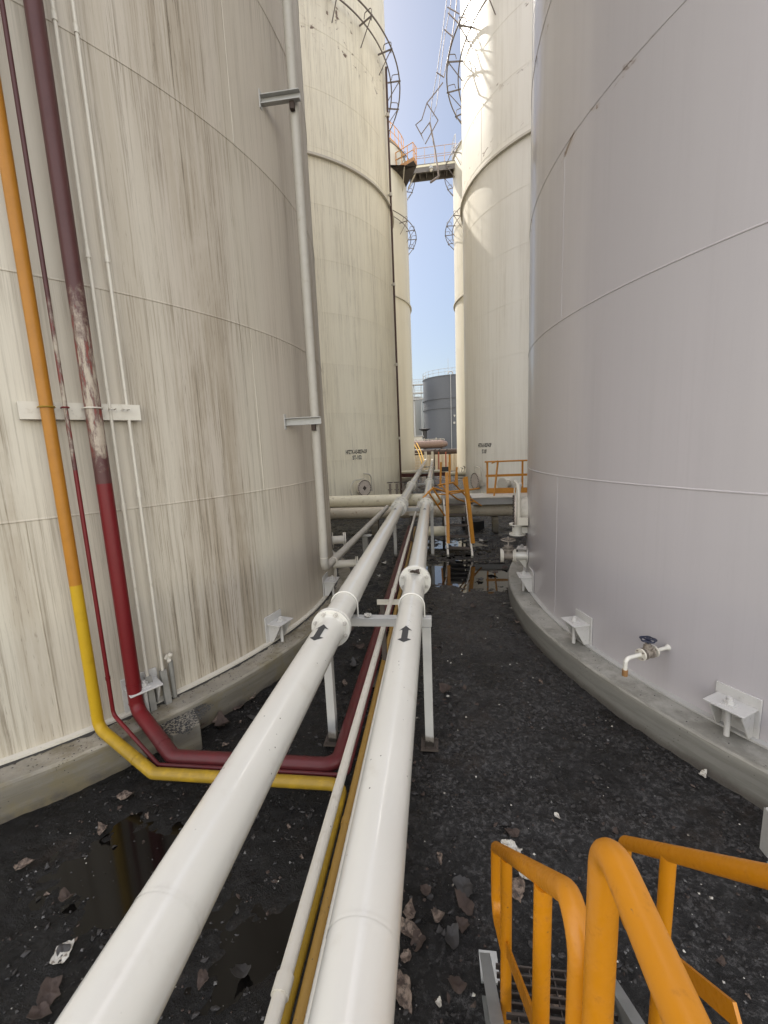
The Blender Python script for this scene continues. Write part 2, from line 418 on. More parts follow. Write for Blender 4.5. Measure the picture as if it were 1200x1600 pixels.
tag(blob(-.85, 1.75, .7, .5, -.034, 4).build('oil_pool', OIL, sharp=0), None, None, kind='structure')
tag(blob(.45, 10.6, 1.1, 1.0, -.026, 5).build('puddle', PUDDLE, sharp=0), None, None, kind='structure')

SUN_AZ, SUN_EL = math.radians(125), math.radians(44)
sv = Vector((math.cos(SUN_AZ) * math.cos(SUN_EL), math.sin(SUN_AZ) * math.cos(SUN_EL), math.sin(SUN_EL)))
sl = bpy.data.lights.new('sun', 'SUN'); so = bpy.data.objects.new('sun', sl); COL.objects.link(so)
sl.energy = 2.1; sl.angle = math.radians(.5); sl.color = (1, .94, .84)
so.rotation_euler = sv.to_track_quat('Z', 'Y').to_euler(); so.location = (-20, 30, 40)
w = bpy.data.worlds.new('World'); S.world = w; w.use_nodes = True; wt = w.node_tree
sky = wt.nodes.new('ShaderNodeTexSky'); sky.sky_type = 'NISHITA'; sky.sun_disc = False
sky.sun_elevation = SUN_EL; sky.sun_rotation = math.atan2(sv.x, sv.y)
sky.air_density = 1.0; sky.dust_density = 1.2; sky.ozone_density = 1.0; sky.altitude = 0
# hazy Gulf sky: paler than a clean one, with brightness added overhead and behind the camera to light the shaded walls
hs = wt.nodes.new('ShaderNodeHueSaturation'); hs.inputs['Saturation'].default_value = .88; wt.links.new(sky.outputs[0], hs.inputs['Color'])
hb = wt.nodes.new('ShaderNodeHueSaturation'); hb.inputs['Saturation'].default_value = .6; wt.links.new(sky.outputs[0], hb.inputs['Color'])
tc = wt.nodes.new('ShaderNodeTexCoord'); sx = wt.nodes.new('ShaderNodeSeparateXYZ'); wt.links.new(tc.outputs['Generated'], sx.inputs[0])
def wramp(sock, a, b, lo, hi):
    k = wt.nodes.new('ShaderNodeMapRange'); k.interpolation_type = 'SMOOTHSTEP'; wt.links.new(sock, k.inputs['Value'])
    for nm, v in (('From Min', a), ('From Max', b), ('To Min', lo), ('To Max', hi)): k.inputs[nm].default_value = v
    return k.outputs[0]
zenith_boost = wramp(sx.outputs[2], .74, .95, .38, 2.3)
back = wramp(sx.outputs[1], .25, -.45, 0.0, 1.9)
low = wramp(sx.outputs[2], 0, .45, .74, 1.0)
lm = wt.nodes.new('ShaderNodeMath'); lm.operation = 'MULTIPLY'; wt.links.new(zenith_boost, lm.inputs[0]); wt.links.new(low, lm.inputs[1]); zenith_boost = lm.outputs[0]
ad = wt.nodes.new('ShaderNodeMath'); ad.operation = 'ADD'; wt.links.new(zenith_boost, ad.inputs[0]); wt.links.new(back, ad.inputs[1])
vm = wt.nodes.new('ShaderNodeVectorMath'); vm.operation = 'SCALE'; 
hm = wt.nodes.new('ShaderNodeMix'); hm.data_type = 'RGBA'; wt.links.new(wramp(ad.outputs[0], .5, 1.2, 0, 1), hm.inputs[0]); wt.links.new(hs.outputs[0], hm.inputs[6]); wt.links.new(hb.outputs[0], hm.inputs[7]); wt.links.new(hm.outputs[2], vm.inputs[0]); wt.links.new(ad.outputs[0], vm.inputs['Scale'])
warm = wt.nodes.new('ShaderNodeMix'); warm.data_type = 'RGBA'; warm.blend_type = 'MULTIPLY'; warm.inputs[0].default_value = 1
wt.links.new(vm.outputs[0], warm.inputs[6])
wc = wt.nodes.new('ShaderNodeMix'); wc.data_type = 'RGBA'; wt.links.new(wramp(ad.outputs[0], .7, 2.0, 0, 1), wc.inputs[0]); wc.inputs[6].default_value = (1, 1, 1, 1); wc.inputs[7].default_value = (1.15, .985, .81, 1)
wt.links.new(wc.outputs[2], warm.inputs[7])
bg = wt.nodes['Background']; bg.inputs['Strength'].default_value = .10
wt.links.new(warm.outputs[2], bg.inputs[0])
S.view_settings.view_transform = 'Standard'; S.view_settings.look = 'None'; S.view_settings.gamma = 1
S.view_settings.exposure = 1.85

# ------------------------------------------------------------------ storage tanks
TOP = 22.4
TANKS = {'A': (-6.758, 6.215, 4.96), 'B': (7.17, 6.266, 5.72), 'C': (-6.91, 20.4, 5.2), 'D': (6.66, 20.46, 5.2), 'E': (-6.81, 33.56, 5.2), 'F': (6.95, 33.93, 5.2)}
def on(key, deg, off, z):
    cx, cy, R = TANKS[key]; a = math.radians(deg); return Vector((cx + (R + off) * math.cos(a), cy + (R + off) * math.sin(a), z))
def frame(deg):
    a = math.radians(deg); return Vector((math.cos(a), math.sin(a), 0)), Vector((-math.sin(a), math.cos(a), 0))

def make_tank(key, label, mat, seg, chairs, seam0, foot_mat, foot_label, foot_extra):
    cx, cy, R = TANKS[key]; zb = .29
    g = thing('storage_tank', label, 'storage tank', (cx, cy, 0), 'white storage tanks along the pipe lane')
    mb = MB(); mb.lathe([(R, zb), (R, TOP)], (cx, cy, 0), seg, close=False)
    for z in COURSES: mb.lathe([(R - .002, z - .011), (R + .005, z - .004), (R + .005, z + .004), (R - .002, z + .011)], (cx, cy, 0), seg, smooth=False, close=False)
    zs = [zb] + COURSES + [TOP]; nseam = 7
    for i in range(len(zs) - 1):
        for k in range(nseam):
            a = math.radians(seam0 + 360 / nseam * k + (26 if i % 2 else 0)); wdt = .006 / R
            vs = []
            for z in (zs[i] + .012, zs[i + 1] - .012):
                for (da, dr) in ((-wdt * 1.6, -.002), (-wdt * .5, .0035), (wdt * .5, .0035), (wdt * 1.6, -.002)):
                    vs.append((cx + (R + dr) * math.cos(a + da), cy + (R + dr) * math.sin(a + da), z))
            mb.add(vs, [(0, 1, 5, 4), (1, 2, 6, 5), (2, 3, 7, 6)])
    mb.uv = lambda co: (R * math.atan2(co.y, co.x) , co.z)
    o = mb.build('shell', mat, None, sharp=30)
    # uv was taken in world space about the origin: redo it about the axis
    l = o.data.uv_layers[0]
    ref = math.radians(chairs[0] + 180 if chairs else 0)
    for lp in o.data.loops:
        co = o.data.vertices[lp.vertex_index].co; a = (math.atan2(co.y - cy, co.x - cx) - ref) % (2 * PI)
        l.data[lp.index].uv = (R * a, co.z)
    for p in o.data.polygons:                      # close the wrap-round
        us = [l.data[i].uv.x for i in p.loop_indices]
        if max(us) - min(us) > R * PI:
            for i in p.loop_indices:
                if l.data[i].uv.x < R * PI: l.data[i].uv.x += 2 * PI * R
    o.parent = g; o.data.transform(Matrix.Translation((-cx, -cy, 0)))
    mb = MB(); mb.lathe([(R + .004, TOP), (R + .09, TOP), (R + .09, TOP + .02), (R * .5, TOP + .55), (.01, TOP + .75), (.01, TOP + .70)], (cx, cy, 0), 96)
    part(mb, 'roof', WHITE2, g)
    mb = MB(); mb.lathe([(R + .004, 12.80), (R + .11, 12.80), (R + .11, 12.88), (R + .095, 12.88), (R + .095, 12.815), (R + .004, 12.815)], (cx, cy, 0), seg, smooth=False)
    part(mb, 'stiffener_ring', WHITE2, g)
    mb = MB(); mb.lathe([(R - .01, zb - .006), (R + .055, zb - .006), (R + .055, zb + .012), (R - .01, zb + .02)], (cx, cy, 0), seg, smooth=False)
    part(mb, 'bottom_plate_edge', WHITE2 if key != 'B' else GREYP, g)
    for d in chairs: anchor_chair(g, key, d)
    if key == 'A':
        mb = MB(); rr_ = []
        n_ = 420
        for i in range(n_ + 1):
            d = -75 + 100 * i / n_; k = .088 + .04 * noise.noise(Vector((i * .21, 3, 1))) + .02 * noise.noise(Vector((i * .9, 1, 4)))
            rr_ += [on('A', d, .04, .2845), on('A', d, max(.052, k), .2835)]
        mb.add(rr_, [(2 * i, 2 * i + 1, 2 * i + 3, 2 * i + 2) for i in range(n_)]); part(mb, 'cracked_sealant', CHAR, g, sharp=0)
    f = MB(); Rf = R + foot_extra
    f.lathe([(R - .4, -.2), (Rf, -.2), (Rf, .262), (Rf - .018, .281), (R - .4, .281)], (cx, cy, 0), seg)
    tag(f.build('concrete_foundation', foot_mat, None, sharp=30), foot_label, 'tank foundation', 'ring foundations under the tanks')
    return g

def anchor_chair(g, key, deg):
    r, t_ = frame(deg); b = on(key, deg, 0, 0); Z = Vector((0, 0, 1))
    rot = Matrix((r, t_, Z)).transposed()
    m = MB()
    m.box(b + r * .010 + Z * .455, (.016, .30, .34), rot)
    m.box(b + r * .118 + Z * .535, (.20, .27, .014), rot)
    for s in (-1, 1):
        p0 = b + t_ * (s * .105)
        m.prism([p0 + r * .018 + Z * .527, p0 + r * .185 + Z * .527, p0 + r * .185 + Z * .495, p0 + r * .075 + Z * .305, p0 + r * .018 + Z * .305], t_ * .012)
    o = part(m, 'anchor_chair', CHAIRM, g, bevel=.003)
    m = MB(); c = b + r * .128
    m.cyl(c + Z * .275, c + Z * .60, .020, 12); m.box(c + Z * .547, (.085, .085, .010), rot); hexbolt(m, c + Z * .552, Z, .034, .028)
    q = m.build('anchor_bolt', CHAIRM, None); q.parent = o; q.data.transform(Matrix.Translation(-Vector(g.location)))
CHAIRM = paint('chair_white_paint', (.50, .485, .46), .35, dirt=(.2, .17, .12), amount=.4, scale=6, speck=.6)

MA = tank_paint('streaked_white_shell', (.54, .495, .405), ((.33, .275, .20), (.19, .15, .10), (.085, .064, .04)), .75, 1.0, .45, thr=(.36, .60), tint=(.49, .435, .36), floor=.55, drip=1.0,
                clean=[(15.0, 15.75, .1), (17.2, 18.6, .3)])  # clean paint strips; the right-flank one also stands in for missing light
MBm = tank_paint('greyish_white_shell', (.445, .415, .422), ((.385, .355, .36), (.40, .37, .375), (.36, .335, .34)), .3, .4, .30, ((7.62, .25), (5.75, .12)), 2.2, tint=(.42, .395, .397), broad=(.5, .1), coat=.25)
MC = tank_paint('cream_streaked_shell', (.84, .79, .635), ((.44, .38, .27), (.40, .35, .26), (.24, .22, .18)), .4, .6, .4, ((17.4, 1.0), (16.6, .5)), 4.1, tint=(.82, .77, .62), drip=.4)
MD = tank_paint('warm_white_shell', (.80, .77, .70), ((.50, .45, .36), (.50, .46, .38), (.46, .42, .34)), .35, .3, .34, ((16.9, .7), (15.0, .35), (13.4, .3), (18.5, 1.0)), 6.3, tint=(.77, .735, .66))
ME = tank_paint('bright_cream_shell', (.70, .655, .54), ((.56, .50, .38), (.56, .52, .42), (.5, .46, .38)), .3, .3, .4, (), 8.0)

tank = {}
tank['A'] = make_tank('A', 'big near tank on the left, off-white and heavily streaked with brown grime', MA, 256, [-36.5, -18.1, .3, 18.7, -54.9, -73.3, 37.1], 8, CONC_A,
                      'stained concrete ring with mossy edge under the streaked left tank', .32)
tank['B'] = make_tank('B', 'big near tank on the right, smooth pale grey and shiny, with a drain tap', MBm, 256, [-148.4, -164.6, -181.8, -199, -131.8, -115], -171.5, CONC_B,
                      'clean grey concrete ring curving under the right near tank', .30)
tank['C'] = make_tank('C', 'cream tank with dark stencilled number standing behind the streaked left tank', MC, 192, [], 12, CONC_A,
                      'concrete ring under the cream numbered tank behind the beige pipes', .32)
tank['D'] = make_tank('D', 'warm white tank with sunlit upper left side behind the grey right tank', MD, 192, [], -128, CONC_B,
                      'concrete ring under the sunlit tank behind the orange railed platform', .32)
tank['E'] = make_tank('E', 'farther left tank seen as a narrow cream strip, orange railing on its rim', ME, 160, [], 3, CONC_A,
                      'concrete ring under the farther left tank', .32)
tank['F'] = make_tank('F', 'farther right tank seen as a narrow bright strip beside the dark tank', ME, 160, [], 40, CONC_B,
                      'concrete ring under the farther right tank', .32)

def spray_ring(key, z, out, inner, degs, span, mat):
    cx, cy, R = TANKS[key]; g = tank[key]
    m = MB(); a0, a1 = math.radians(span[0]), math.radians(span[1]); n = 90
    pts = [(cx + (R + out) * math.cos(a0 + (a1 - a0) * i / n), cy + (R + out) * math.sin(a0 + (a1 - a0) * i / n), z) for i in range(n + 1)]
    m.tube(pts, .028, 8)
    if inner:
        pts = [(cx + (R + inner) * math.cos(a0 + (a1 - a0) * i / n), cy + (R + inner) * math.sin(a0 + (a1 - a0) * i / n), z - .05) for i in range(n + 1)]
        m.tube(pts, .026, 8)
    o = part(m, 'spray_ring', mat, g)
    for d in degs:
        b = MB(); r, t_ = frame(d)
        b.bar(on(key, d, 0, z - .04), on(key, d, out + .05, z - .04), .038, .045)
        b.bar(on(key, d, .02, z - .75), on(key, d, out - .02, z - .06), .026, .026)
        b.cyl(on(key, d, out, z), on(key, d, out - .02, z - .16), .02, 6)
        b.tube(fillet([on(key, d, out, z), on(key, d, out, z + .22), on(key, d, out - .3, z + .22), on(key, d, out - .34, z + .05)], .06, 3), .016, 6)
        q = b.build('ring_bracket', mat, None); q.parent = o; q.data.transform(Matrix.Translation(-Vector(g.location)))
RINGM = plain('weathered_ring_steel', (.21, .18, .16), .6, .2)
spray_ring('C', 18.0, .57, .2, [-75, -60, -45, -30, -15, 0, 15, 30], (-110, 60), RINGM)
spray_ring('D', 18.0, .6, .12, [-240, -222, -204, -189, -174, -159, -144, -129], (-250, -90), RINGM)
spray_ring('E', 17.8, .6, .2, [-60, -42, -24, -10, 4, 18, 32], (-100, 60), RINGM)
spray_ring('F', 18.0, .62, .12, [-230, -214, -198, -184, -170, -156, -140], (-240, -100), RINGM)
spray_ring('E', 21.75, .62, 0, [-60, -42, -24, -10, 4, 18, 32], (-100, 60), RINGM)
spray_ring('F', 21.85, .6, 0, [-230, -214, -198, -184, -170, -156, -140], (-240, -100), RINGM)

def roof_rail(key, span, mat, n):
    cx, cy, R = TANKS[key]; m = MB(); a0, a1 = math.radians(span[0]), math.radians(span[1])
    for h, r in ((1.08, .022), (.55, .018), (.10, .03)):
        m.tube([on(key, math.degrees(a0 + (a1 - a0) * i / 60), .05, TOP + h) for i in range(61)], r, 6)
    for i in range(n + 1):
        d = math.degrees(a0 + (a1 - a0) * i / n); m.cyl(on(key, d, .05, TOP), on(key, d, .05, TOP + 1.09), .022, 6)
    part(m, 'roof_railing', mat, tank[key])
roof_rail('E', (-75, -12), ORANGE_OLD, 12); roof_rail('F', (-260, -165), GREYP, 14)
roof_rail('C', (-80, 60), GREYP, 14); roof_rail('D', (-260, -120), GREYP, 14)

COVERM = plain('pinkish_cover_paint', (.62, .54, .47), .5, var=.3)
def manhole(key, deg, z, r, dav):
    g = tank[key]; n, t_ = frame(deg); c = on(key, deg, 0, z); Z = Vector((0, 0, 1))
    m = MB(); m.cyl(c - n * .05, c + n * .16, r * .84, 32); m.disc(c + n * .17, n, r, .02, 40)
    nk = part(m, 'manhole', WHITE2, g)
    m = MB(); m.disc(c + n * .195, n, r, .02, 40)
    cv = m.build('manhole_cover', COVERM, None); cv.parent = nk
    if dav:
        m = MB(); m.box(c + n * .207, (.006, r * .42, r * .42), Matrix((n, (t_ + Z).normalized(), (Z - t_).normalized())).transposed()); q = m.build('warning_plate', DARKST, None); q.parent = nk; q.data.transform(Matrix.Translation(-Vector(g.location)))
    b = MB()
    for i in range(28):
        a = 2 * PI * i / 28; hexbolt(b, c + n * .205 + (t_ * math.cos(a) + Z * math.sin(a)) * r * .92, n, .022, .018)
    bo = b.build('cover_bolts', DARKST, None); bo.parent = nk
    d = MB(); side = c + t_ * (r * 1.25) + n * .14
    d.tube(fillet([side - Z * r * .5, side + Z * r * 1.6, c + n * .2 + Z * r * 1.75 , c + n * .2 + Z * r * 1.7], r * .8, 8), .028, 8)
    d.cyl(c + n * .2 + Z * r * 1.72, c + n * .21 + Z * r * .95, .012, 6)
    d.box(side - Z * r * .3 - n * .07, (.14, .10, .12), Matrix((n, t_, Z)).transposed())
    if dav:
        s2 = c - t_ * (r * 1.1) + n * .12
        d.tube(fillet([c + n * .2 + Z * r * 1.15, s2 - t_ * r * .25 + Z * r * 1.0, s2 - t_ * r * .9 + Z * r * .2, s2 - t_ * r * .7 - Z * r * .8, c + n * .1 - Z * r * 1.05], r * .5, 6), .024, 8)
    dv = d.build('davit', WHITE2, None); dv.parent = nk
    for q in (cv, bo, dv): q.data.transform(Matrix.Translation(-Vector(g.location)))
manhole('C', -42, .95, .345, True)
manhole('D', -157.1, .96, .36, False)
manhole('B', -189.6, 1.40, .30, False)

def stencil(key, deg, z, lines, width):
    """Stencilled tank number, bent round the shell."""
    g = tank[key]; cx, cy, R = TANKS[key]
    for k, (txt, zz, wd) in enumerate(lines):
        fc = bpy.data.curves.new('text', 'FONT'); fc.body = txt; fc.align_x = 'CENTER'; fc.align_y = 'CENTER'; fc.size = 1; fc.offset = .025
        fo = bpy.data.objects.new('text', fc); COL.objects.link(fo)
        dg = bpy.context.evaluated_depsgraph_get(); me = bpy.data.meshes.new_from_object(fo.evaluated_get(dg))
        bpy.data.objects.remove(fo); bpy.data.curves.remove(fc)
        xs = [v.co.x for v in me.vertices]; ys = [v.co.y for v in me.vertices]
        sx = wd / (max(xs) - min(xs)); sy = .17 / (max(ys) - min(ys))
        bm = bmesh.new(); bm.from_mesh(me)
        bmesh.ops.subdivide_edges(bm, edges=bm.edges, cuts=1)
        bmesh.ops.triangulate(bm, faces=bm.faces); bm.to_mesh(me); bm.free()
        for v in me.vertices:
            a = math.radians(deg) + v.co.x * sx / R; zc = zz + v.co.y * sy
            v.co = ((R + .006) * math.cos(a), (R + .006) * math.sin(a), zc)
        me.materials.append(BLACKP)
        o = bpy.data.objects.new('stencilled_number', me); COL.objects.link(o); o.parent = g
stencil('C', -43.6, 0, [('HFZTK-A5-00274-OP', 2.43, 1.06), ('ST-102', 2.20, .45)], 1)
stencil('D', -152.3, 0, [('HFZTK-A1-00274-OP', 2.47, .95), ('ST-107', 2.21, .34)], 1)

# ------------------------------------------------------------------ main white pipelines
BOLTM = plain('painted_bolt', (.46, .43, .38), .45)
def arrow(mb, x, z, r, y, L, w):
    pts = [(-.5, 0), (-.26, -1), (-.26, -.45), (.26, -.45), (.26, -1), (.5, 0), (.26, 1), (.26, .45), (-.26, .45), (-.26, 1)]
    def P(u, v):
        a = PI / 2 - v * w / 2 / r; return (x + (r + .0025) * math.cos(a), y + u * L, z + (r + .0025) * math.sin(a))
    def strip(u0, u1, h0, h1, n=10):
        vs = []
        for i in range(n + 1):
            s = -1 + 2 * i / n; vs += [P(u0, s * h0), P(u1, s * h1)]
        mb.add(vs, [(2 * i, 2 * i + 1, 2 * i + 3, 2 * i + 2) for i in range(n)], True)
    strip(-.5, -.26, .02, 1); strip(-.26, .26, .45, .45); strip(.26, .5, 1, .02)
def flange(g, x, z, y, r, R, parentname='flange', bolts=8, mat=WHITE, gap=.006):
    m = MB()
    for s in (-1, 1): m.disc((x, y + s * (.013 + gap / 2), z), (0, 1, 0), R, .026, 48)
    for s in (-1, 1): m.tube([(x, y + s * .026, z), (x, y + s * .06, z)], r * 1.09, 36, caps=True, r_end=r * 1.004)
    f = part(m, 'flange', mat, g, bevel=.003)
    m = MB(); m.disc((x, y, z), (0, 1, 0), R * .97, gap, 40); q = m.build('gasket', DARKST, None); q.parent = f; q.data.transform(Matrix.Translation(-Vector(g.location)))
    for i in range(bolts):
        a = 2 * PI * (i + .5) / bolts; c = Vector((x + math.cos(a) * (R * .82), y, z + math.sin(a) * (R * .82)))
        b = MB(); b.cyl(c - Vector((0, .05, 0)), c + Vector((0, .05, 0)), .008, 8); hexbolt(b, c - Vector((0, .029, 0)), (0, -1, 0), .0155, .015); hexbolt(b, c + Vector((0, .029, 0)), (0, 1, 0), .0155, .015)
        q = b.build('bolt', BOLTM, None); q.parent = f; q.data.transform(Matrix.Translation(-Vector(g.location)))
def ubolt(g, x, z, r, y, zt, mat=WHITE, rr=.007):
    m = MB(); n = 16
    pts = [(x + (r + rr), y, zt - .09)] + [(x + (r + rr) * math.cos(PI * i / n), y, z + (r + rr) * math.sin(PI * i / n)) for i in range(n + 1)] + [(x - (r + rr), y, zt - .09)]
    m.tube(pts, rr, 8); part(m, 'u_bolt', mat, g)
BEAM = 1.19
FRAMES = [3.29, 9.42, 15.55, 21.7, 27.8]
def pipeline(x, r, label, flanges, arrows, yend):
    z = BEAM + r; g = thing('white_pipeline', label, 'pipeline', (x, 0, 0), 'main white pipelines in the lane')
    m = MB(); pts = fillet([(x, -1.6, z), (x, yend, z), (x, yend, z + .75)], .18, 8)
    ps = [Vector((x, -1.6 + i * 1.0, z)) for i in range(int(yend + 1.0))] + pts[1:]
    m.tube(ps, r, 48)
    for y in (.9, 4.55, 6.4, 8.3, 11.7): m.tube([(x, y - .006, z), (x, y, z), (x, y + .006, z)], r + .0015, 36, caps=False)
    part(m, 'pipe_run', WHITE, g)
    for (y, R) in flanges: flange(g, x, z, y, r, R)
    for y in FRAMES: ubolt(g, x, z, r, y, BEAM)
    for (y, L, wd) in arrows:
        m = MB(); arrow(m, x, z, r, y, L, wd); part(m, 'flow_arrow', BLACKP, g)
    return g
XL, RL, XR, RR = -.790, .105, -.222, .098
gl = pipeline(XL, RL, 'left white main pipe with bolted flange near the middle, widest in front', [(2.84, .145), (8.72, .17), (9.35, .17), (13.6, .165), (20.5, .165)], [(2.53, .24, .095), (7.93, .17, .09)], 35.5)
gr = pipeline(XR, RR, 'right white main pipe with rust flake on its flange, beside the orange handrail', [(3.93, .155), (9.15, .165), (14.6, .165), (21.5, .165)], [(2.555, .24, .09), (7.93, .17, .09)], 35.0)

def support_frame(y, label):
    g = thing('pipe_support_frame', label, 'pipe support', (-.5, y, 0), 'grey steel frames under the white pipelines')
    m = MB(); m.box((-.52, y, BEAM - .0375), (.92, .075, .075)); part(m, 'beam', GREYP, g, bevel=.004)
    for x in (-.963, -.103):
        m = MB(); m.box((x, y, (BEAM - .079) / 2 - .02), (.072, .073, BEAM - .079 + .04)); o = part(m, 'leg', LEGP, g, bevel=.004)
        m = MB(); m.box((x, y, .012), (.15, .15, .016))
        for sx in (-1, 1):
            for sy in (-1, 1): hexbolt(m, (x + sx * .055, y + sy * .055, .02), (0, 0, 1), .012, .01)
        q = m.build('base_plate', DARKST, None); q.parent = o; q.data.transform(Matrix.Translation(-Vector(g.location)))
    return g
fr = support_frame(FRAMES[0], 'nearest grey steel frame carrying both white pipes, scrap lying on its beam')
for y, lb in zip(FRAMES[1:], ['second grey steel frame under the pipes beside the bent orange stair', 'third grey pipe frame, beyond the beige crossing pipes', 'fourth grey pipe frame, small and far between the tanks', 'fifth and farthest grey frame under the white pipes']):
    dup(fr, (-.5, y, 0), lb)

# ------------------------------------------------------------------ small lines between the main pipes
def line(name, label, cat, pts, r, mat, rad=.12, joints=(), group=None, seg=20, fine=6):
    g = thing(name, label, cat, (pts[0][0], pts[0][1], 0), group)
    m = MB(); m.tube(fillet(pts, rad, fine), r, seg); part(m, 'pipe_run', mat, g)
    for (p, d, rr, ln) in joints:
        d = Vector(d).normalized(); p = Vector(p); m = MB(); m.cyl(p - d * ln / 2, p + d * ln / 2, rr, seg); part(m, 'coupling', mat, g)
    return g
Y = Vector((0, 1, 0))
line('white_conduit', 'thin cream conduit with dark specks running between the two white main pipes', 'conduit', [(-.51, -1.5, .95), (-.51, 12.2, .95)], .0235, WHITE2,
     joints=[((-.51, y, .95), Y, .029, .05) for y in (1.0, 4.6, 7.2)])
line('white_side_pipe', 'slim white pipe tucked against the left side of the right main pipe', 'pipe', [(-.387, -1.5, .95), (-.387, 3.6, .95)], .03, WHITE)
line('yellow_pipe', 'yellow riser bending under the left white pipe, bright yellow at its foot', 'pipe',
     [(-2.885, 2.885, 13), (-2.885, 2.885, .34), (-2.2, 2.60, .2), (-.712, 2.60, .2), (-.712, -1.5, .2)], .043, YEL_R, .10,
     joints=[((-2.885, 2.885, .48), (0, 0, 1), .045, .006), ((-2.4, 2.683, .241), (.685, -.285, -.14), .0455, .008)])
line('ochre_pipe', 'dull ochre pipe low on the ground beside the right white pipe', 'pipe', [(-.628, -1.5, .2), (-.628, 12.2, .2)], .028, OCHRE,
     joints=[((-.628, y, .2), Y, .033, .05) for y in (2.3, 5.2, 8.0)])
line('red_pipe', 'thick red riser with peeled white patch, bending under the left white pipe', 'pipe',
     [(-2.70, 3.11, 13), (-2.70, 3.11, .37), (-2.15, 2.77, .2), (-.80, 2.77, .2), (-.80, 12.2, .2)], .058, RED_R, .12,
     joints=[((-2.70, 3.11, .62), (0, 0, 1), .0605, .006), ((-2.70, 3.11, .44), (0, 0, 1), .0605, .006), ((-2.28, 2.85, .24), (.55, -.34, -.17), .0605, .008)])
line('thin_red_pipe', 'thin dark red pipe beside the thick red riser, peeling at the bracket', 'pipe',
     [(-2.81, 2.97, 13), (-2.81, 2.97, .41), (-2.22, 2.685, .2), (-.70, 2.685, .2), (-.675, 12.2, .2)], .0155, RED_T, .06,
     joints=[((-2.81, 2.97, .75), (0, 0, 1), .019, .03)])
def low_support(y, label):
    g = thing('low_pipe_support', label, 'pipe support', (-.5, y, 0), 'low brackets under the small pipes')
    m = MB(); m.box((-.5, y, .905), (.34, .05, .04)); m.box((-.5, y - .028, .915), (.34, .006, .06)); part(m, 'bar', WHITE2, g)
    m = MB(); m.box((-.615, y, .44), (.05, .05, .885)); part(m, 'leg', DARKST, g)
    return g
ls = low_support(4.35, 'nearest low bracket under the thin cream conduit, just past the first frame')
dup(ls, (-.5, 10.2, 0), 'far low bracket under the thin cream conduit near the beige pipes')
def sleeper(y, label):
    m = MB(); m.box((-.71, y, .07), (.34, .12, .13)); o = m.build('pipe_sleeper', CONC_D, None, bevel=.01)
    tag(o, label, 'pipe support', 'concrete sleepers under the low pipes')
sleeper(4.2, 'wet concrete sleeper under the low red and ochre pipes, near the first frame'); sleeper(7.3, 'wet concrete sleeper under the low red and ochre pipes, midway along'); 

# ------------------------------------------------------------------ fittings on the left tank
def pipe_bracket_on_left_tank():
    g = thing('pipe_bracket', 'white channel bracket clamping five risers to the streaked left tank', 'bracket', (-2.9, 3.0, 2.98))
    a, b = Vector((-3.035, 2.80, 2.98)), Vector((-2.53, 3.43, 2.98)); m = MB(); d = (b - a).normalized(); n = Vector((d.y, -d.x, 0))
    a2, b2 = a - n * .012, b - n * .012
    m.bar(a2, b2, .012, .13); m.bar(a2 - n * .035 + Vector((0, 0, .059)), b2 - n * .035 + Vector((0, 0, .059)), .058, .012); m.bar(a2 - n * .035 - Vector((0, 0, .059)), b2 - n * .035 - Vector((0, 0, .059)), .058, .012)
    part(m, 'channel', WHITE2, g)
    for k in (.1, .9):
        p = a + (b - a) * k; m = MB(); m.bar(p - n * .03, p - n * .22, .05, .10); part(m, 'standoff', WHITE2, g)
    for (x, y, r, mt) in ((-2.885, 2.885, .043, YEL_R), (-2.81, 2.97, .0155, RED), (-2.70, 3.11, .058, WHITE2), (-2.612, 3.215, .014, WHITE2), (-2.56, 3.30, .014, WHITE2)):
        m = MB(); c = Vector((x, y, 3.0)); k = 12
        pts = [c - n * .05 - d * (r + .006)] + [c + (-d * math.cos(PI * i / k) + n * math.sin(PI * i / k)) * (r + .006) for i in range(k + 1)] + [c - n * .05 + d * (r + .006)]
        m.tube(pts, .006, 6); part(m, 'u_bolt', mt, g)
pipe_bracket_on_left_tank()
for (deg, zb_, lb, px_off) in ((-35.9, .56, 'left of two thin white conduits climbing the streaked tank', 0), (-34.4, .56, 'right of two thin white conduits climbing the streaked tank', 1)):
    p = on('A', deg, .075, 0)
    g = thing('thin_conduit', lb, 'conduit', p, 'thin white conduits on the left tank')
    m = MB(); m.cyl((p.x, p.y, zb_), (p.x, p.y, 13), .0135, 12); part(m, 'conduit_run', WHITE2, g)
    for z in (2.18 + .1 * px_off, 4.2, 5.8):
        m = MB(); m.cyl((p.x, p.y, z - .03), (p.x, p.y, z + .03), .0185, 12); part(m, 'coupling', WHITE2, g)
    r, t_ = frame(deg); m = MB(); q = p + r * .06
    m.bar((q.x, q.y, .12), (p.x, p.y, .60), .055, .05, up=r); part(m, 'sleeve', SLEEVE, g, bevel=.003)
p = on('A', -33.5, .07, 0)
g = thing('vent_stub', 'short grey stub with knotted white top beside the conduit sleeves', 'pipe', p)
m = MB(); m.cyl((p.x, p.y, .28), (p.x, p.y, .66), .022, 12); part(m, 'stub', SLEEVE, g)
m = MB()
for k in range(6): m.tube([(p.x + random.uniform(-.02, .02), p.y + random.uniform(-.02, .02), .66 + .012 * k), (p.x + random.uniform(-.03, .03), p.y + random.uniform(-.03, .03), .68 + .012 * k)], .018, 7)
part(m, 'knotted_cap', WHITE2, g)
m = MB(); m.prism([(-2.14, 3.15, -.05), (-2.29, 2.985, -.05), (-2.62, 3.10, -.05), (-2.40, 3.46, -.05)], (0, 0, .275))
tag(m.build('concrete_pier', CONC_A, None, bevel=.008), 'small concrete pier littered with black grit beside the thick red pipe', 'concrete pier')

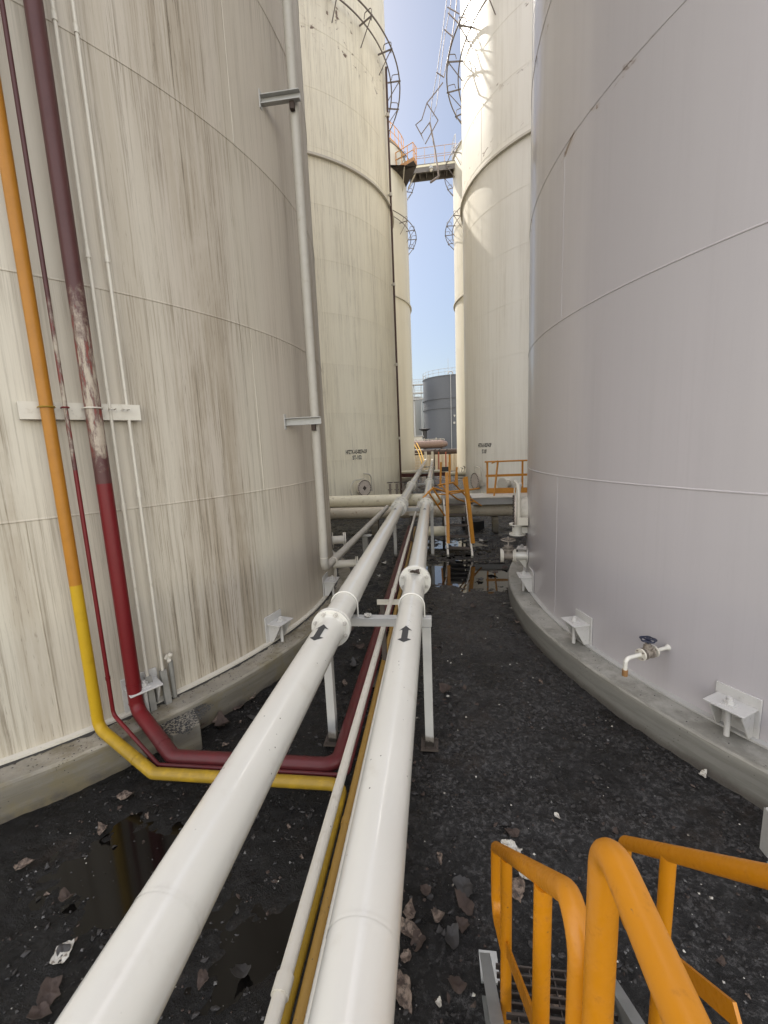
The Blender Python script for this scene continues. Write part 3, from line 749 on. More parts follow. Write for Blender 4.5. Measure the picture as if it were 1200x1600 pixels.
# downpipe on the right flank of the left tank and the pipe it becomes
g = thing('downpipe', 'grey-white downpipe with elbow at the right flank of the streaked tank', 'pipe', (-1.51, 5.38, 0))
DULLW = paint('dull_white_pipe_paint', (.42, .39, .335), .5, dirt=(.28, .23, .16), amount=.5, scale=2, speck=.5)
m = MB(); m.tube(fillet([(-1.535, 5.37, 21.5), (-1.535, 5.37, .985), (-1.485, 6.4, .985), (-1.31, 11.0, .985)], .10, 8), .056, 28); part(m, 'pipe_run', DULLW, g)
for (p, d) in (((-1.535, 5.37, 1.14), (0, 0, 1)), ((-1.497, 5.75, .985), (.035, 1, 0)), ((-1.42, 7.95, .985), (.035, 1, 0)), ((-1.335, 10.2, .985), (.035, 1, 0)), ((-1.365, 9.4, .985), (.035, 1, 0))):
    m = MB(); d = Vector(d).normalized(); m.cyl(Vector(p) - d * .006, Vector(p) + d * .006, .058, 28); part(m, 'weld_bead', WHITE2, g)
def arm_bracket(z, label):
    g = thing('wall_bracket', label, 'bracket', (-1.88, 5.29, z), 'channel arms holding the downpipe')
    m = MB(); m.box((-1.66, 5.29, z), (.46, .010, .095)); m.box((-1.66, 5.262, z + .043), (.46, .055, .009)); m.box((-1.66, 5.262, z - .043), (.46, .055, .009)); part(m, 'channel_arm', GREYP, g)
    m = MB(); m.box((-1.893, 5.29, z), (.014, .13, .19)); part(m, 'wall_plate', GREYP, g)
    m = MB(); m.box((-1.53, 5.285, z - .085), (.05, .05, .08)); part(m, 'clamp', RUST, g)
    return g
arm_bracket(6.58, 'upper steel channel arm on the streaked tank, high beside the downpipe')
arm_bracket(2.965, 'lower steel channel arm on the streaked tank at the eye-level downpipe')
g = thing('pipe_post', 'short grey post with cap plate under the downpipe run', 'pipe support', (-1.40, 7.9, 0))
m = MB(); m.box((-1.40, 7.9, .43), (.10, .10, .90)); part(m, 'post', SLEEVE, g)
m = MB(); m.box((-1.37, 7.9, .892), (.20, .16, .014)); part(m, 'cap_plate', GREYP, g)
for (deg, z, ln, r, lb) in ((13.2, .93, .22, .075, 'upper small nozzle with bolted flange on the flank of the streaked tank'), (11.0, .52, .42, .07, 'lower nozzle with dark valve on the flank of the streaked tank')):
    n, t_ = frame(deg); c = on('A', deg, 0, z); g = thing('tank_nozzle', lb, 'nozzle', c, 'nozzles on the left tank flank')
    m = MB(); m.cyl(c - n * .02, c + n * ln, r, 20); m.disc(c + n * .02, n, r * 1.9, .01, 24); part(m, 'neck', WHITE2, g)
    for k in (0, .03):
        m = MB(); m.disc(c + n * (ln + k), n, r * 1.75, .022, 28); f = part(m, 'flange', WHITE2, g)
    m = MB()
    for i in range(8):
        a = 2 * PI * i / 8; hexbolt(m, c + n * (ln + .042) + (t_ * math.cos(a) + Vector((0, 0, 1)) * math.sin(a)) * r * 1.45, n, .013, .012)
    q = m.build('bolts', DARKST, None); q.parent = f; q.data.transform(Matrix.Translation(-c))

# ------------------------------------------------------------------ fittings on the right tank
n, t_ = frame(-154.0); Z = Vector((0, 0, 1)); c = on('B', -154.0, 0, .72)
g = thing('drain_tap', 'small drain valve with blue-black handwheel and downturned spout on the grey tank', 'valve', c)
m = MB(); m.cyl(c - n * .02, c + n * .17, .017, 14); m.cyl(c - n * .01, c + n * .03, .030, 14, r2=.018); part(m, 'inlet_pipe', WHITE, g)
for k in (.175, .215, .285, .325):
    m = MB(); m.disc(c + n * k, n, .052, .014, 24); f = part(m, 'flange', VALVE if k in (.215, .285) else WHITE2, g)
    b = MB()
    for i in range(4):
        a = PI / 4 + PI / 2 * i; hexbolt(b, c + n * (k + .007) + (t_ * math.cos(a) + Z * math.sin(a)) * .039, n, .008, .008)
    q = b.build('bolts', VALVE, None); q.parent = f; q.data.transform(Matrix.Translation(-c))
m = MB(); m.cyl(c + n * .205, c + n * .295, .034, 18); m.cyl(c + n * .25, c + n * .25 + Z * .09, .024, 14); m.disc(c + n * .25 + Z * .06, Z, .035, .02, 14); part(m, 'valve_body', VALVE, g)
m = MB(); hub = c + n * .25 + Z * .125
m.cyl(c + n * .25 + Z * .085, hub, .012, 10); m.tube([hub + (n * math.cos(a) + t_ * math.sin(a)) * (.058 + .006 * math.cos(5 * a)) for a in [2 * PI * i / 30 for i in range(30)]], .0075, 8, closed=True)
for i in range(5):
    a = 2 * PI * i / 5; m.cyl(hub, hub + (n * math.cos(a) + t_ * math.sin(a)) * .06, .006, 6)
m.disc(hub, Z, .02, .02, 12); part(m, 'handwheel', BLUEV, g)
m = MB(); m.tube(fillet([c + n * .33, c + n * .50, c + n * .50 - Z * .15], .045, 8), .0175, 16); part(m, 'spout', WHITE, g)
m = MB(); m.cyl(c + n * .50 - Z * .10, c + n * .50 - Z * .155, .0235, 14); part(m, 'hose_end', BRASS, g)

def gate_valve(label, c, n, size, neck, cat='valve', wheel_mat=DARKST, foot=None, gusset=True):
    """Flanged gate valve on a nozzle: c is the nozzle root on the shell, n the outward direction."""
    n = Vector(n).normalized(); t_ = Z.cross(n); g = thing('gate_valve', label, cat, c)
    r = size; m = MB(); m.cyl(c - n * .02, c + n * neck, r, 24); m.disc(c + n * .012, n, r * 1.9, .014, 28)
    if gusset: m.prism([c + n * .02 - Z * r - t_ * .006, c + n * (neck * .75) - Z * r - t_ * .006, c + n * .02 - Z * r * 3.4 - t_ * .006], t_ * .012)
    part(m, 'nozzle', WHITE, g)
    L = neck + r * 3.4
    for k in (neck, neck + .028, L - .028, L):
        m = MB(); m.disc(c + n * k, n, r * 1.75, .024, 30); part(m, 'flange', WHITE2, g)
    mid = c + n * ((neck + L) / 2); m = MB()
    m.cyl(c + n * (neck + .03), c + n * (L - .03), r * 1.05, 22); m.tube([mid, mid + Z * r * 1.6, mid + Z * r * 2.3], r * 1.0, 20, r_end=r * .55)
    m.disc(mid + Z * r * 1.7, Z, r * 1.45, .03, 24); m.disc(mid + Z * r * 2.4, Z, r * 1.1, .03, 20); m.disc(mid + Z * r * 4.5, Z, r * .35, .03, 10)
    for s in (-1, 1): m.bar(mid + Z * r * 2.4 + t_ * (s * r * .5), mid + Z * r * 3.7 + t_ * (s * r * .3), .02, .02)
    part(m, 'valve_body', VALVE, g)
    m = MB(); hub = mid + Z * r * 4.1; m.cyl(mid + Z * r * 2.2, hub + Z * .05, r * .2, 10)
    m.tube([hub + (n * math.cos(2 * PI * i / 30) + t_ * math.sin(2 * PI * i / 30)) * r * 1.7 for i in range(30)], r * .16, 8, closed=True)
    for i in range(5):
        a = 2 * PI * i / 5 + .3; m.cyl(hub, hub + (n * math.cos(a) + t_ * math.sin(a)) * r * 1.7, r * .11, 6)
    part(m, 'handwheel', wheel_mat, g)
    return g
gate_valve('grimy flanged gate valve at the far edge of the grey right tank', on('B', 173.0, 0, .70), frame(173.0)[0], .066, .20, wheel_mat=VALVE)
gate_valve('gate valve with dark handwheel at the right edge of the view', Vector((2.73, 2.60, .50)), Vector((-1, -.1, 0)), .055, .46, gusset=False)
g = thing('valve_post', 'short pale angle post on the black ground below the edge handwheel', 'post', (1.98, 2.5, 0))
m = MB(); m.box((1.99, 2.50, .13), (.008, .07, .30)); m.box((2.022, 2.531, .13), (.07, .008, .30)); part(m, 'angle', GREYP, g)
# swing davit beside the right tank's manhole
c = on('B', 171.6, .16, 0)
g = thing('davit_arm', 'white curved swing arm in a flanged socket at the grey tank edge', 'davit', c)
m = MB(); m.cyl(c + Z * 1.04, c + Z * 1.20, .085, 20); m.disc(c + Z * 1.04, Z, .135, .022, 28); m.disc(c + Z * 1.21, Z, .135, .022, 28); m.bar(c + Z * 1.12, on('B', 171.6, -.03, 1.12), .09, .10); part(m, 'socket', WHITE, g)
n, t_ = frame(171.6); m = MB(); m.tube(fillet([c + Z * 1.2, c + Z * 1.62, c - t_ * .06 - n * .02 + Z * 1.83, c - t_ * .34 - n * .05 + Z * 1.84], .16, 8), .040, 16); part(m, 'arm', WHITE, g)

# ------------------------------------------------------------------ crossing pipes
def cross_pipe(y, z, r, x0, x1, label, mat):
    g = thing('crossing_pipe', label, 'pipeline', (0, y, 0), 'large pipes crossing the lane')
    m = MB(); m.tube([(x0 + (x1 - x0) * i / 14, y, z) for i in range(15)], r, 40)
    for x in (-2.6, -.9, .9, 1.45, 2.9): m.tube([(x - .01, y, z), (x, y, z), (x + .01, y, z)], r + .005, 36, caps=False)
    part(m, 'pipe_run', mat, g)
RUSTYC = paint('rust_stained_cream_paint', (.55, .48, .36), .5, dirt=(.22, .09, .03), amount=.95, scale=1.8, speck=.8, vary=.5)
cross_pipe(12.3, .635, .175, -9, 9, 'lower front beige pipe crossing the lane under the white pipes', RUSTYC)
cross_pipe(12.72, .93, .18, -9, .3, 'upper rear beige pipe crossing behind the first one', CREAM)
cross_pipe(13.5, .90, .14, -9, .25, 'third slim beige pipe behind the two crossing pipes', CREAM)
line('stub_pipe', 'short cream pipe end lying low beside the bent orange stair', 'pipe', [(-.5, 10.9, .33), (.22, 10.9, .33)], .13, CREAM)
def pipe_pier(x, label, w=.16):
    m = MB(); m.box((x, 12.3, .2), (w, .3, .50)); tag(m.build('pipe_pier', CONC_A, None, bevel=.01), label, 'pipe support', 'concrete piers under the crossing pipes')
pipe_pier(1.70, 'pale concrete pier under the crossing pipe near the platform'); pipe_pier(-1.85, 'concrete pier under the crossing pipes beside the streaked tank', .2); pipe_pier(-3.4, 'concrete pier under the crossing pipes, behind the streaked tank')
m = MB(); m.tube([(1.12, 12.9, .25), (1.12, 12.9, .0)], .34, 24); m.lathe([(0, .30), (.2, .29), (.34, .2), (.34, -.1)], (1.12, 12.9, 0), 24, close=False)
tag(m.build('oil_drum', CHAR, None), 'dark sludge-covered drum under the platform edge', 'drum')

# far deck and pipes beyond the second pair of tanks
g = thing('pipe_deck', 'beige deck on rust-red beams crossing between the far tanks', 'walkway', (0, 25.2, 0))
m = MB(); m.box((-.7, 25.2, 1.02), (3.2, .9, .10)); part(m, 'deck_plate', CREAM, g)
m = MB(); m.box((-.7, 24.76, .86), (3.2, .08, .22)); part(m, 'beam', plain('red_oxide_beam', (.10, .03, .022), .6), g)
for x in (-2.1, -.5, .7):
    m = MB(); m.box((x, 25.2, .36), (.1, .1, .78)); part(m, 'post', DARKST, g)
line('far_crossing_pipe', 'cream pipe with small valves crossing in front of the far right tank', 'pipe', [(.6, 24.6, .86), (5, 24.6, .86)], .13, CREAM)
g = thing('valve_cluster', 'row of small black valves on the far cream crossing pipe', 'valve', (1.75, 24.55, 1.0))
m = MB()
for k in range(4):
    x = 1.5 + .1 * k * 1.4; m.cyl((x, 24.5, .97), (x + .05, 24.5, 1.2 + .1 * (k % 2)), .018, 6); m.bar((x - .06, 24.5, 1.22 + .1 * (k % 2)), (x + .10, 24.5, 1.16), .025, .025)
part(m, 'levers', DARKST, g)
m = MB()
for k in range(12):
    x = -2.2 + random.random() * 2.4; y = 16 + random.random() * 7; z = .1 + random.random() * .6
    m.tube([(x, y, z), (x + random.uniform(-.8, .8), y + random.uniform(-.2, .2), z + random.uniform(-.05, .1))], random.uniform(.03, .06), 8)
tag(m.build('pipe_heap', [VALVE], None), 'tangle of grimy old pipes on the ground beyond the crossing pipes', 'scrap', kind='stuff')
g = thing('small_valve_station', 'grimy little valves and handwheels at the foot of the cream numbered tank', 'valve', (-1.6, 17.4, 0))
m = MB()
for k in range(3):
    x = -1.9 + .28 * k; m.cyl((x, 17.3, .3), (x, 17.3, 1.05), .05, 10); m.disc((x, 17.3, .55), (0, 0, 1), .1, .03, 14); m.disc((x, 17.3, .8), (0, 0, 1), .1, .03, 14)
m.cyl((-2.2, 17.3, .45), (-.9, 17.3, .45), .05, 12); part(m, 'valve_bodies', VALVE, g)
m = MB()
for k in range(3):
    x = -1.9 + .28 * k; m.tube([(x + .12 * math.cos(a), 17.3 + .12 * math.sin(a), 1.1) for a in [2 * PI * i / 16 for i in range(16)]], .014, 6, closed=True); m.cyl((x - .12, 17.3, 1.1), (x + .12, 17.3, 1.1), .01, 6)
part(m, 'handwheels', DARKST, g)
# brown riser on the cream tank
p = on('C', -7.5, .12, 0)
g = thing('brown_riser', 'dark brown riser pipe down the right edge of the cream numbered tank', 'pipe', (p.x, p.y, 0))
m = MB(); m.cyl((p.x, p.y, .3), (p.x, p.y, 18), .045, 14); part(m, 'pipe_run', BROWNPIPE, g)
m = MB()
for z in (2.9, 6.2, 9.6, 13.2, 16.2): m.cyl((p.x, p.y, z), (p.x, p.y, z + .12), .075, 12); m.bar((p.x, p.y, z + .06), on('C', -7.5, -.02, z + .06), .04, .04)
part(m, 'clips', WHITE2, g)

# ------------------------------------------------------------------ railed platform at the right
g = thing('railed_platform', 'white steel platform with orange railing beside the sunlit tank', 'platform', (2.3, 12.4, .85))
m = MB(); m.prism([(1.02, 11.98, 1.03), (1.02, 12.9, 1.045), (4.4, 12.9, 1.045), (4.4, 11.98, 1.03), (2.2, 11.97, 1.02), (1.8, 11.99, 1.045)], (0, 0, .02)); part(m, 'deck', WHITE2, g)
m = MB(); m.box((2.7, 12.03, .935), (3.3, .012, .18)); m.box((2.7, 12.0, .853), (3.3, .07, .012)); m.box((1.07, 12.45, .935), (.012, .83, .18))
for x in (1.35, 1.44): m.box((x, 12.018, .935), (.01, .012, .17))
part(m, 'edge_channel', GREYP, g)
yr = 12.82; P1 = at_y(761.5, 770, yr); P2 = at_y(816, 770, yr); PT = at_y(761.5, 721.5, yr)
zt = PT.z
for x in (P1.x, P2.x, P2.x * 2 - P1.x):
    m = MB(); m.bar((x, yr, 1.06), (x, yr, zt), .05, .05); part(m, 'railing_post', ORANGE_OLD, g)
m = MB(); m.cyl((P1.x - .08, yr - .03, zt), (4.3, yr - .03, zt), .024, 10); m.bar((P1.x - .05, yr - .03, 1.60), (4.3, yr - .03, 1.60), .02, .07); part(m, 'rails', ORANGE_OLD, g)
m = MB(); m.bar((P1.x - .03, yr - .035, 1.15), (4.3, yr - .035, 1.12), .012, .16); part(m, 'toe_board', ORANGE_OLD, g)
a, b = at_y(772, 775, 12.2), at_y(778, 720, 12.3); m = MB(); m.bar(a, b, .045, .03); m.bar(b, at_y(768, 724, 12.3), .045, .03); part(m, 'leaning_bar', ORANGE_OLD, g)
c = on('D', -137, 0, .95); n, t_ = frame(-137)
g = thing('tank_nozzle', 'white flanged nozzle on the sunlit tank, behind the orange railing', 'nozzle', c)
m = MB(); m.cyl(c - n * .02, c + n * .35, .15, 24); part(m, 'neck', WHITE2, g)
m = MB(); m.disc(c + n * .36, n, .25, .04, 30)
for i in range(10):
    a_ = 2 * PI * i / 10; hexbolt(m, c + n * .38 + (t_ * math.cos(a_) + Z * math.sin(a_)) * .21, n, .02, .02)
part(m, 'flange', WHITE2, g)

# ------------------------------------------------------------------ damaged crossover stair
g = thing('crossover_stair', 'rusty crossover stair with twisted orange handrails over the beige pipes', 'stair', (.52, 9.5, 0))
LT, RTP = Vector((.20, 11.15, 1.12)), Vector((.78, 11.15, 1.12))
for (f, tp, nm) in ((Vector((.25, 9.58, 0)), LT, 0), (Vector((.80, 9.46, 0)), RTP, 1)):
    m = MB(); m.bar(f, tp, .045, .12); part(m, 'stringer', WHITE2, g, bevel=.003)
for k in range(5):
    u = (k + .7) / 5.2; a = Vector((.25, 9.58, 0)).lerp(LT, u); b = Vector((.80, 9.46, 0)).lerp(RTP, u); m = MB(); m.bar(a, b, .20, .028); part(m, 'tread', DARKST, g)
m = MB(); m.box((.49, 12.1, 1.14), (.66, 1.9, .03)); m.box((.49, 11.14, 1.06), (.66, .02, .13)); part(m, 'landing', SLEEVE, g)
m = MB()
for x in (.2, .8):
    for y in (11.3, 13.0): m.box((x, y, .56), (.05, .05, 1.12))
part(m, 'landing_legs', DARKST, g)
def bent(pxs, r, nm='bent_rail', mat=ORANGE_OLD, rad=.08):
    m = MB(); m.tube(fillet([at_y(*p) for p in pxs], rad, 4), r, 10); part(m, nm, mat, g)
m = MB(); m.bar(at_y(700.5, 849, 9.85), at_y(698, 738, 10.1), .075, .05); part(m, 'rail_post', ORANGE_OLD, g)
m = MB(); m.bar(at_y(739, 849, 9.75), at_y(727.5, 745, 10.0), .085, .05); part(m, 'rail_post', ORANGE_OLD, g)
bent([(738, 838, 9.8), (731, 790, 10.2), (724, 748, 10.6)], .024, 'rail_post')
bent([(661, 778, 9.9), (676, 762.5, 10.1), (690, 784, 10.4), (684, 789, 10.5)], .023)
bent([(669, 768, 10.0), (695, 806, 10.6)], .021)
bent([(676, 762, 10.1), (698, 769, 10.6), (735, 765, 10.9), (749, 763, 11.1)], .023)
bent([(685, 758, 10.4), (708, 754, 10.9), (727, 774, 11.3), (746, 786, 11.6)], .023)
bent([(701, 770, 10.3), (715, 780, 10.8), (727, 784, 11.2), (741, 784, 11.5), (752, 790, 11.7)], .021)
bent([(687, 754, 11.2), (700, 772, 11.2), (726, 768, 11.2)], .02)
bent([(681, 772, 11.4), (700, 773, 11.4)], .02)
for (x0, y0_, x1_, y1_, y_) in ((689, 722, 688, 762, 13.0), (702, 722, 703, 756, 13.0), (714, 730, 711, 758, 13.2)):
    m = MB(); m.bar(at_y(x0, y0_, y_), at_y(x1_, y1_, y_), .06, .045); part(m, 'rail_post', ORANGE_OLD, g)
m = MB(); m.prism([at_y(714.6, 728, 13.15), at_y(716, 758, 13.15), at_y(711, 758, 13.15)], (0, .02, 0)); part(m, 'torn_plate', ORANGE_OLD, g)
m = MB(); m.box(at_y(696, 733, 13.0), (.24, .02, .14)); part(m, 'dark_plate', CHAR, g)

# ------------------------------------------------------------------ near stair with orange handrails
XA, XB = .24, .69
g = thing('steel_stair', 'steel stair down from the viewpoint with galvanised stringers', 'stair', (.46, 1.0, 0))
for x in (XA - .03, XB + .03):
    m = MB(); m.bar((x, 1.70, .03), (x, .30, 1.30 - .32), .008, .15); s = 1 if x > .4 else -1
    for k in (-1, 1):
        dz = Vector((0, .53, .85)) * (.071 * k); m.bar(Vector((x + s * .022, 1.70, .03)) + dz, Vector((x + s * .022, .30, .98)) + dz, .05, .008)
    part(m, 'stringer', GALV, g)
    m = MB(); m.box((x - s * .0, 1.74, .01), (.09, .13, .012)); hexbolt(m, (x, 1.765, .016), Z, .016, .012); part(m, 'foot_cleat', GALV, g)
for k in range(4):
    y = 1.52 - .29 * k; z = .20 + .20 * k; m = MB()
    for q in range(7): m.box((.465, y - .10 + q * .033, z), (XB - XA + .03, .006, .03))
    for q in range(9): m.box((XA + .03 + q * .052, y, z - .004), (.005, .21, .020))
    part(m, 'tread', DARKST, g)
m = MB()
for q in range(26): m.box((.465, .24 - q * .04, .98), (.56, .006, .03))
for x in (.19, .74): m.box((x, -.27, .96), (.01, 1.1, .12))
for x in (.2, .73):
    for y in (.2, -.75): m.box((x, y, .45), (.06, .06, .9))
part(m, 'landing', GALV, g)
RT_ = .0235
def rail(x, label, pts_loop, posts, flat, name='stair_handrail', extra=None):
    g = thing(name, label, 'handrail', (x, pts_loop[0][0], 0), 'orange handrails of the near stair')
    m = MB(); m.tube(fillet([(x, y, z) for (y, z) in pts_loop], .055, 8), RT_, 24); part(m, 'rail_tube', ORANGE, g)
    for (y, z0_, z1_) in posts:
        m = MB(); m.cyl((x, y, z0_), (x, y, z1_), RT_ * .93, 20); part(m, 'post', ORANGE, g)
    for (p, q) in flat:
        m = MB(); m.bar((x, p[0], p[1]), (x, q[0], q[1]), .009, .05); part(m, 'mid_bar', ORANGE, g)
    if extra:
        m = MB(); m.tube(fillet([(x, y, z) for (y, z) in extra], .05, 6), RT_ * .93, 18); part(m, 'lower_tube', ORANGE, g)
    return g
rail(XA, 'left orange stair handrail looping down at its foot, white scrap behind it', [(.645, .9), (.645, 1.80), (1.715, .735), (1.70, .39), (1.44, .56)], [(1.43, .16, 1.0), (.905, .80, 1.52)], [((1.41, .60), (.92, 1.03))], extra=[(.905, 1.16), (.905, 1.06), (.7, 1.24)])
rail(XB, 'right orange stair handrail sloping in front of the black ground', [(.40, 1.4), (.40, 2.08), (1.475, 1.06), (1.475, .72), (1.2, .92)], [(1.20, .42, 1.31)], [((1.19, .955), (.885, 1.215))])
g = rail(.25, 'nearest orange platform handrail, its loop closest to the viewer', [(-1.2, 1.985), (.595, 1.985), (.595, .98)], [(-.5, .98, 1.97)], [], 'platform_handrail')
rail(.76, 'second platform handrail at the right edge of the landing', [(-1.2, 1.985), (.30, 1.985), (.30, .98)], [(-.5, .98, 1.97)], [], 'platform_handrail')

# ------------------------------------------------------------------ high bridge, hanging wreck
BRIDGER = paint('faded_pink_grey_paint', (.40, .29, .25), .5, amount=.6, scale=5)
g = thing('walkway_bridge', 'steel walkway bridge high between the two farthest pale tanks', 'walkway', (.3, 33.4, 21.6))
m = MB(); m.box((.35, 33.5, 22.10), (3.4, 1.1, .05)); m.box((.35, 33.0, 21.87), (3.4, .05, .50)); m.box((.35, 34.0, 21.87), (3.4, .05, .50))
for k in range(7): m.box((-1.1 + k * .48, 33.5, 21.9), (.06, .95, .3))
part(m, 'deck', plain('bridge_steel', (.16, .14, .12), .6), g)
m = MB(); m.box((.35, 32.965, 22.03), (3.4, .02, .18)); part(m, 'edge_plate', CREAM, g)
for y in (33.0, 34.05):
    m = MB()
    for h, r in ((1.05, .022), (.55, .018)): m.cyl((-1.05, y, 22.12 + h), (2.0, y, 22.12 + h), r, 8)
    for k in range(5): m.cyl((-.95 + k * .7, y, 22.12), (-.95 + k * .7, y, 23.18), .022, 8)
    part(m, 'railing', BRIDGER, g)
m = MB(); m.bar((-1.65, 33.0, 21.5), (-.95, 32.97, 22.3), .08, .08); m.bar((-1.5, 33.9, 21.2), (-.85, 33.0, 21.75), .07, .07); part(m, 'brace', WHITE2, g)
g = thing('hanging_lamp', 'small caged lamp hanging beneath the high bridge', 'lamp', at_y(673.5, 264, 32.8))
c = Vector(g.location); m = MB(); m.cyl(c + Z * .2, c + Z * .95, .018, 6); part(m, 'stem', GREYP, g)
m = MB(); m.lathe([(.0, .22), (.10, .18), (.17, .02), (.17, -.02), (.0, -.02)], c, 16); part(m, 'lamp_shade', GREYP, g)
m = MB(); m.lathe([(.0, -.20), (.09, -.15), (.12, -.03), (0, -.03)], c, 14); part(m, 'globe', WHITE2, g)
TW = plain('weathered_tray_steel', (.30, .25, .22), .55, .3)
g = thing('broken_cable_ladder', 'torn cable ladder dangling twisted in the sky gap between the tanks', 'cable ladder', at_y(690, 0, 20))
def tw(pxs, r=.016, y=20.0, name='rail'):
    m = MB(); m.tube([at_y(p[0], p[1], p[2] if len(p) > 2 else y) for p in pxs], r, 6); part(m, name, TW, g)
tw([(704, -60), (697, 8), (690, 62), (683, 113), (675, 158), (672, 190)], .014); tw([(710, -60), (704, 8), (694, 62), (688, 115)], .014); tw([(717, -60), (713, 8), (707, 55), (693.5, 121)], .02)
tw([(688, 115, 20), (682, 165, 20.1), (676, 182, 20.1)], .013)
tw([(694, 46), (708, 58)], .022, name='rung'); tw([(682, 113), (694, 121)], .022, name='rung'); tw([(699, 11), (718, 22)], .022, name='rung'); tw([(700, 20), (722, 42)], .024, name='rung')
tw([(692, 129), (680, 145), (667, 161), (659, 187), (649.5, 195), (658, 210), (664.5, 225), (684.5, 188), (667, 161)], .022, name='twisted_frame')
tw([(658, 210), (671.5, 191)], .020, name='rung')
tw([(671.5, 191), (680, 235, 19.6), (685.5, 276, 19.3)], .034, name='bent_strut'); tw([(685.5, 276, 19.3), (672.5, 285, 19.2)], .045, name='bent_strut')

g = thing('rim_landing', 'orange railed landing on the rim of the farther left tank, beside the bridge', 'platform', at_z(640, 262, 20.9))
pa, pb, pc = at_z(611, 271, 20.9), at_z(646, 250.5, 20.9), at_z(651, 258, 20.9)
m = MB(); m.prism([pa, pb, pc, on('E', -4, -.05, 20.9), on('E', -20, -.05, 20.9), on('E', -36, -.05, 20.9)], (0, 0, -.06)); part(m, 'deck', DARKST, g)
m = MB(); m.bar(pa + Z * .09, pb + Z * .09, .02, .22); m.bar(pb + Z * .09, pc + Z * .09, .02, .22); part(m, 'toe_board', paint('faded_orange_paint', (.38, .20, .09), .55, amount=.7), g)
m = MB()
for q in (.15, .6): m.bar(pa.lerp(pb, q) - Z * .06, on('E', -30 + 24 * q, -.02, 20.1), .05, .05)
part(m, 'brace', WHITE2, g)
m = MB()
for h in (1.05, .62): m.tube([pa + Z * h, pb + Z * h, pc + Z * h], .024, 8)
for k in range(5): m.cyl(pa.lerp(pb, k / 4), pa.lerp(pb, k / 4) + Z * 1.06, .024, 8)
for k in (.5, 1): m.cyl(pb.lerp(pc, k), pb.lerp(pc, k) + Z * 1.06, .024, 8)
part(m, 'railing', ORANGE_OLD, g)
# ------------------------------------------------------------------ background
g = thing('dark_tank', 'slate grey tank far away at the end of the lane', 'storage tank', (3.55, 75.3, 0))
m = MB(); m.lathe([(5.35, 0), (5.35, 13.4)], (3.55, 75.3, 0), 96, close=False)
m.lathe([(5.35, 13.4), (5.42, 13.4), (5.42, 13.55), (.01, 13.9)], (3.55, 75.3, 0), 96, close=False); part(m, 'shell', GREYTANK, g)
for z in (9.9, 8.35):
    m = MB(); m.lathe([(5.35, z), (5.47, z), (5.47, z + .12), (5.35, z + .12)], (3.55, 75.3, 0), 96, smooth=False); part(m, 'stiffener_ring', GREYTANK, g)
m = MB()
for h in (.55, 1.05): m.tube([(3.55 + 5.35 * math.cos(2 * PI * i / 60), 75.3 + 5.35 * math.sin(2 * PI * i / 60), 13.5 + h) for i in range(60)], .03, 5, closed=True)
for i in range(30): m.cyl((3.55 + 5.35 * math.cos(2 * PI * i / 30), 75.3 + 5.35 * math.sin(2 * PI * i / 30), 13.5), (3.55 + 5.35 * math.cos(2 * PI * i / 30), 75.3 + 5.35 * math.sin(2 * PI * i / 30), 14.55), .03, 5)
part(m, 'roof_railing', GREYP, g)
m = MB(); m.cyl((2.75, 69.85, .5), (2.75, 69.85, 13.6), .05, 8); m.tube([(2.35 + .4 + .4 * math.cos(a), 69.9, 13.6 + .4 * math.sin(a)) for a in [PI * i / 10 for i in range(11)]], .09, 8); m.cyl((2.4, 70.2, 13.9), (2.4, 70.2, 16.0), .03, 6); part(m, 'level_gauge', GREYP, g)
m = MB(); m.prism([at_y(708.5, 648, 69.7), at_y(712, 648, 69.7), at_y(710.5, 652, 69.7)], (0, .05, 0)); m.box(at_y(710, 660.5, 69.7), (.32, .05, .32)); part(m, 'white_mark', PAPER, g)
g = thing('pale_tank', 'pale tank just showing behind the access landings left of the slate grey tank', 'storage tank', (-7.4, 84, 0))
m = MB(); m.lathe([(5.5, 0), (5.5, 11.4), (5.6, 11.4), (5.6, 11.55), (.01, 11.9)], (-7.4, 84, 0), 64, close=False); part(m, 'shell', WHITE, g)
g = thing('access_tower', 'white three-level access landing left of the slate grey tank', 'platform', (-2.6, 70.5, 0))
for z in (12.3, 11.0, 10.0):
    m = MB(); m.box((-2.7, 70.5, z), (2.0, .9, .16)); part(m, 'landing', GREYP, g)
    m = MB()
    for h in (.4, .8): m.cyl((-3.6, 70.1, z + h), (-1.8, 70.1, z + h), .025, 5)
    for k in range(7): m.cyl((-3.5 + k * .28, 70.1, z), (-3.5 + k * .28, 70.1, z + .85), .025, 5)
    part(m, 'railing', GREYP, g)
m = MB(); m.cyl((-3.2, 70.5, 0), (-3.2, 70.5, 12.3), .09, 8); m.cyl((-2.0, 70.5, 0), (-2.0, 70.5, 12.3), .05, 8); part(m, 'leg', GREYP, g)
g = thing('lookout_mast', 'dark flat-topped lookout beside the slate grey tank', 'lookout', (-1.6, 66, 0))
m = MB(); m.lathe([(0, 5.15), (.9, 5.05), (.9, 4.95), (.35, 4.7), (.25, 2.5), (.0, 2.5)], (-1.5, 66, 0), 20); part(m, 'top', CHAR, g)
m = MB(); m.cyl((-1.5, 66, 0), (-1.5, 66, 4.8), .3, 14); part(m, 'column', GREYTANK, g)
g = thing('white_building', 'low pale building with flat roof beyond the pipe vessel', 'building', (-5.5, 62, 0))
m = MB(); m.box((-6, 62, 1.9), (8.5, 4, 3.8)); part(m, 'walls', WHITE2, g)
m = MB(); m.box((-6, 62, 3.86), (8.8, 4.3, .12)); part(m, 'roof', GREYP, g)
m = MB()
for k in range(6): m.box((-3 - k * 1.2, 59.985, 2.6), (.7, .03, .8))
part(m, 'windows', GREYTANK, g)
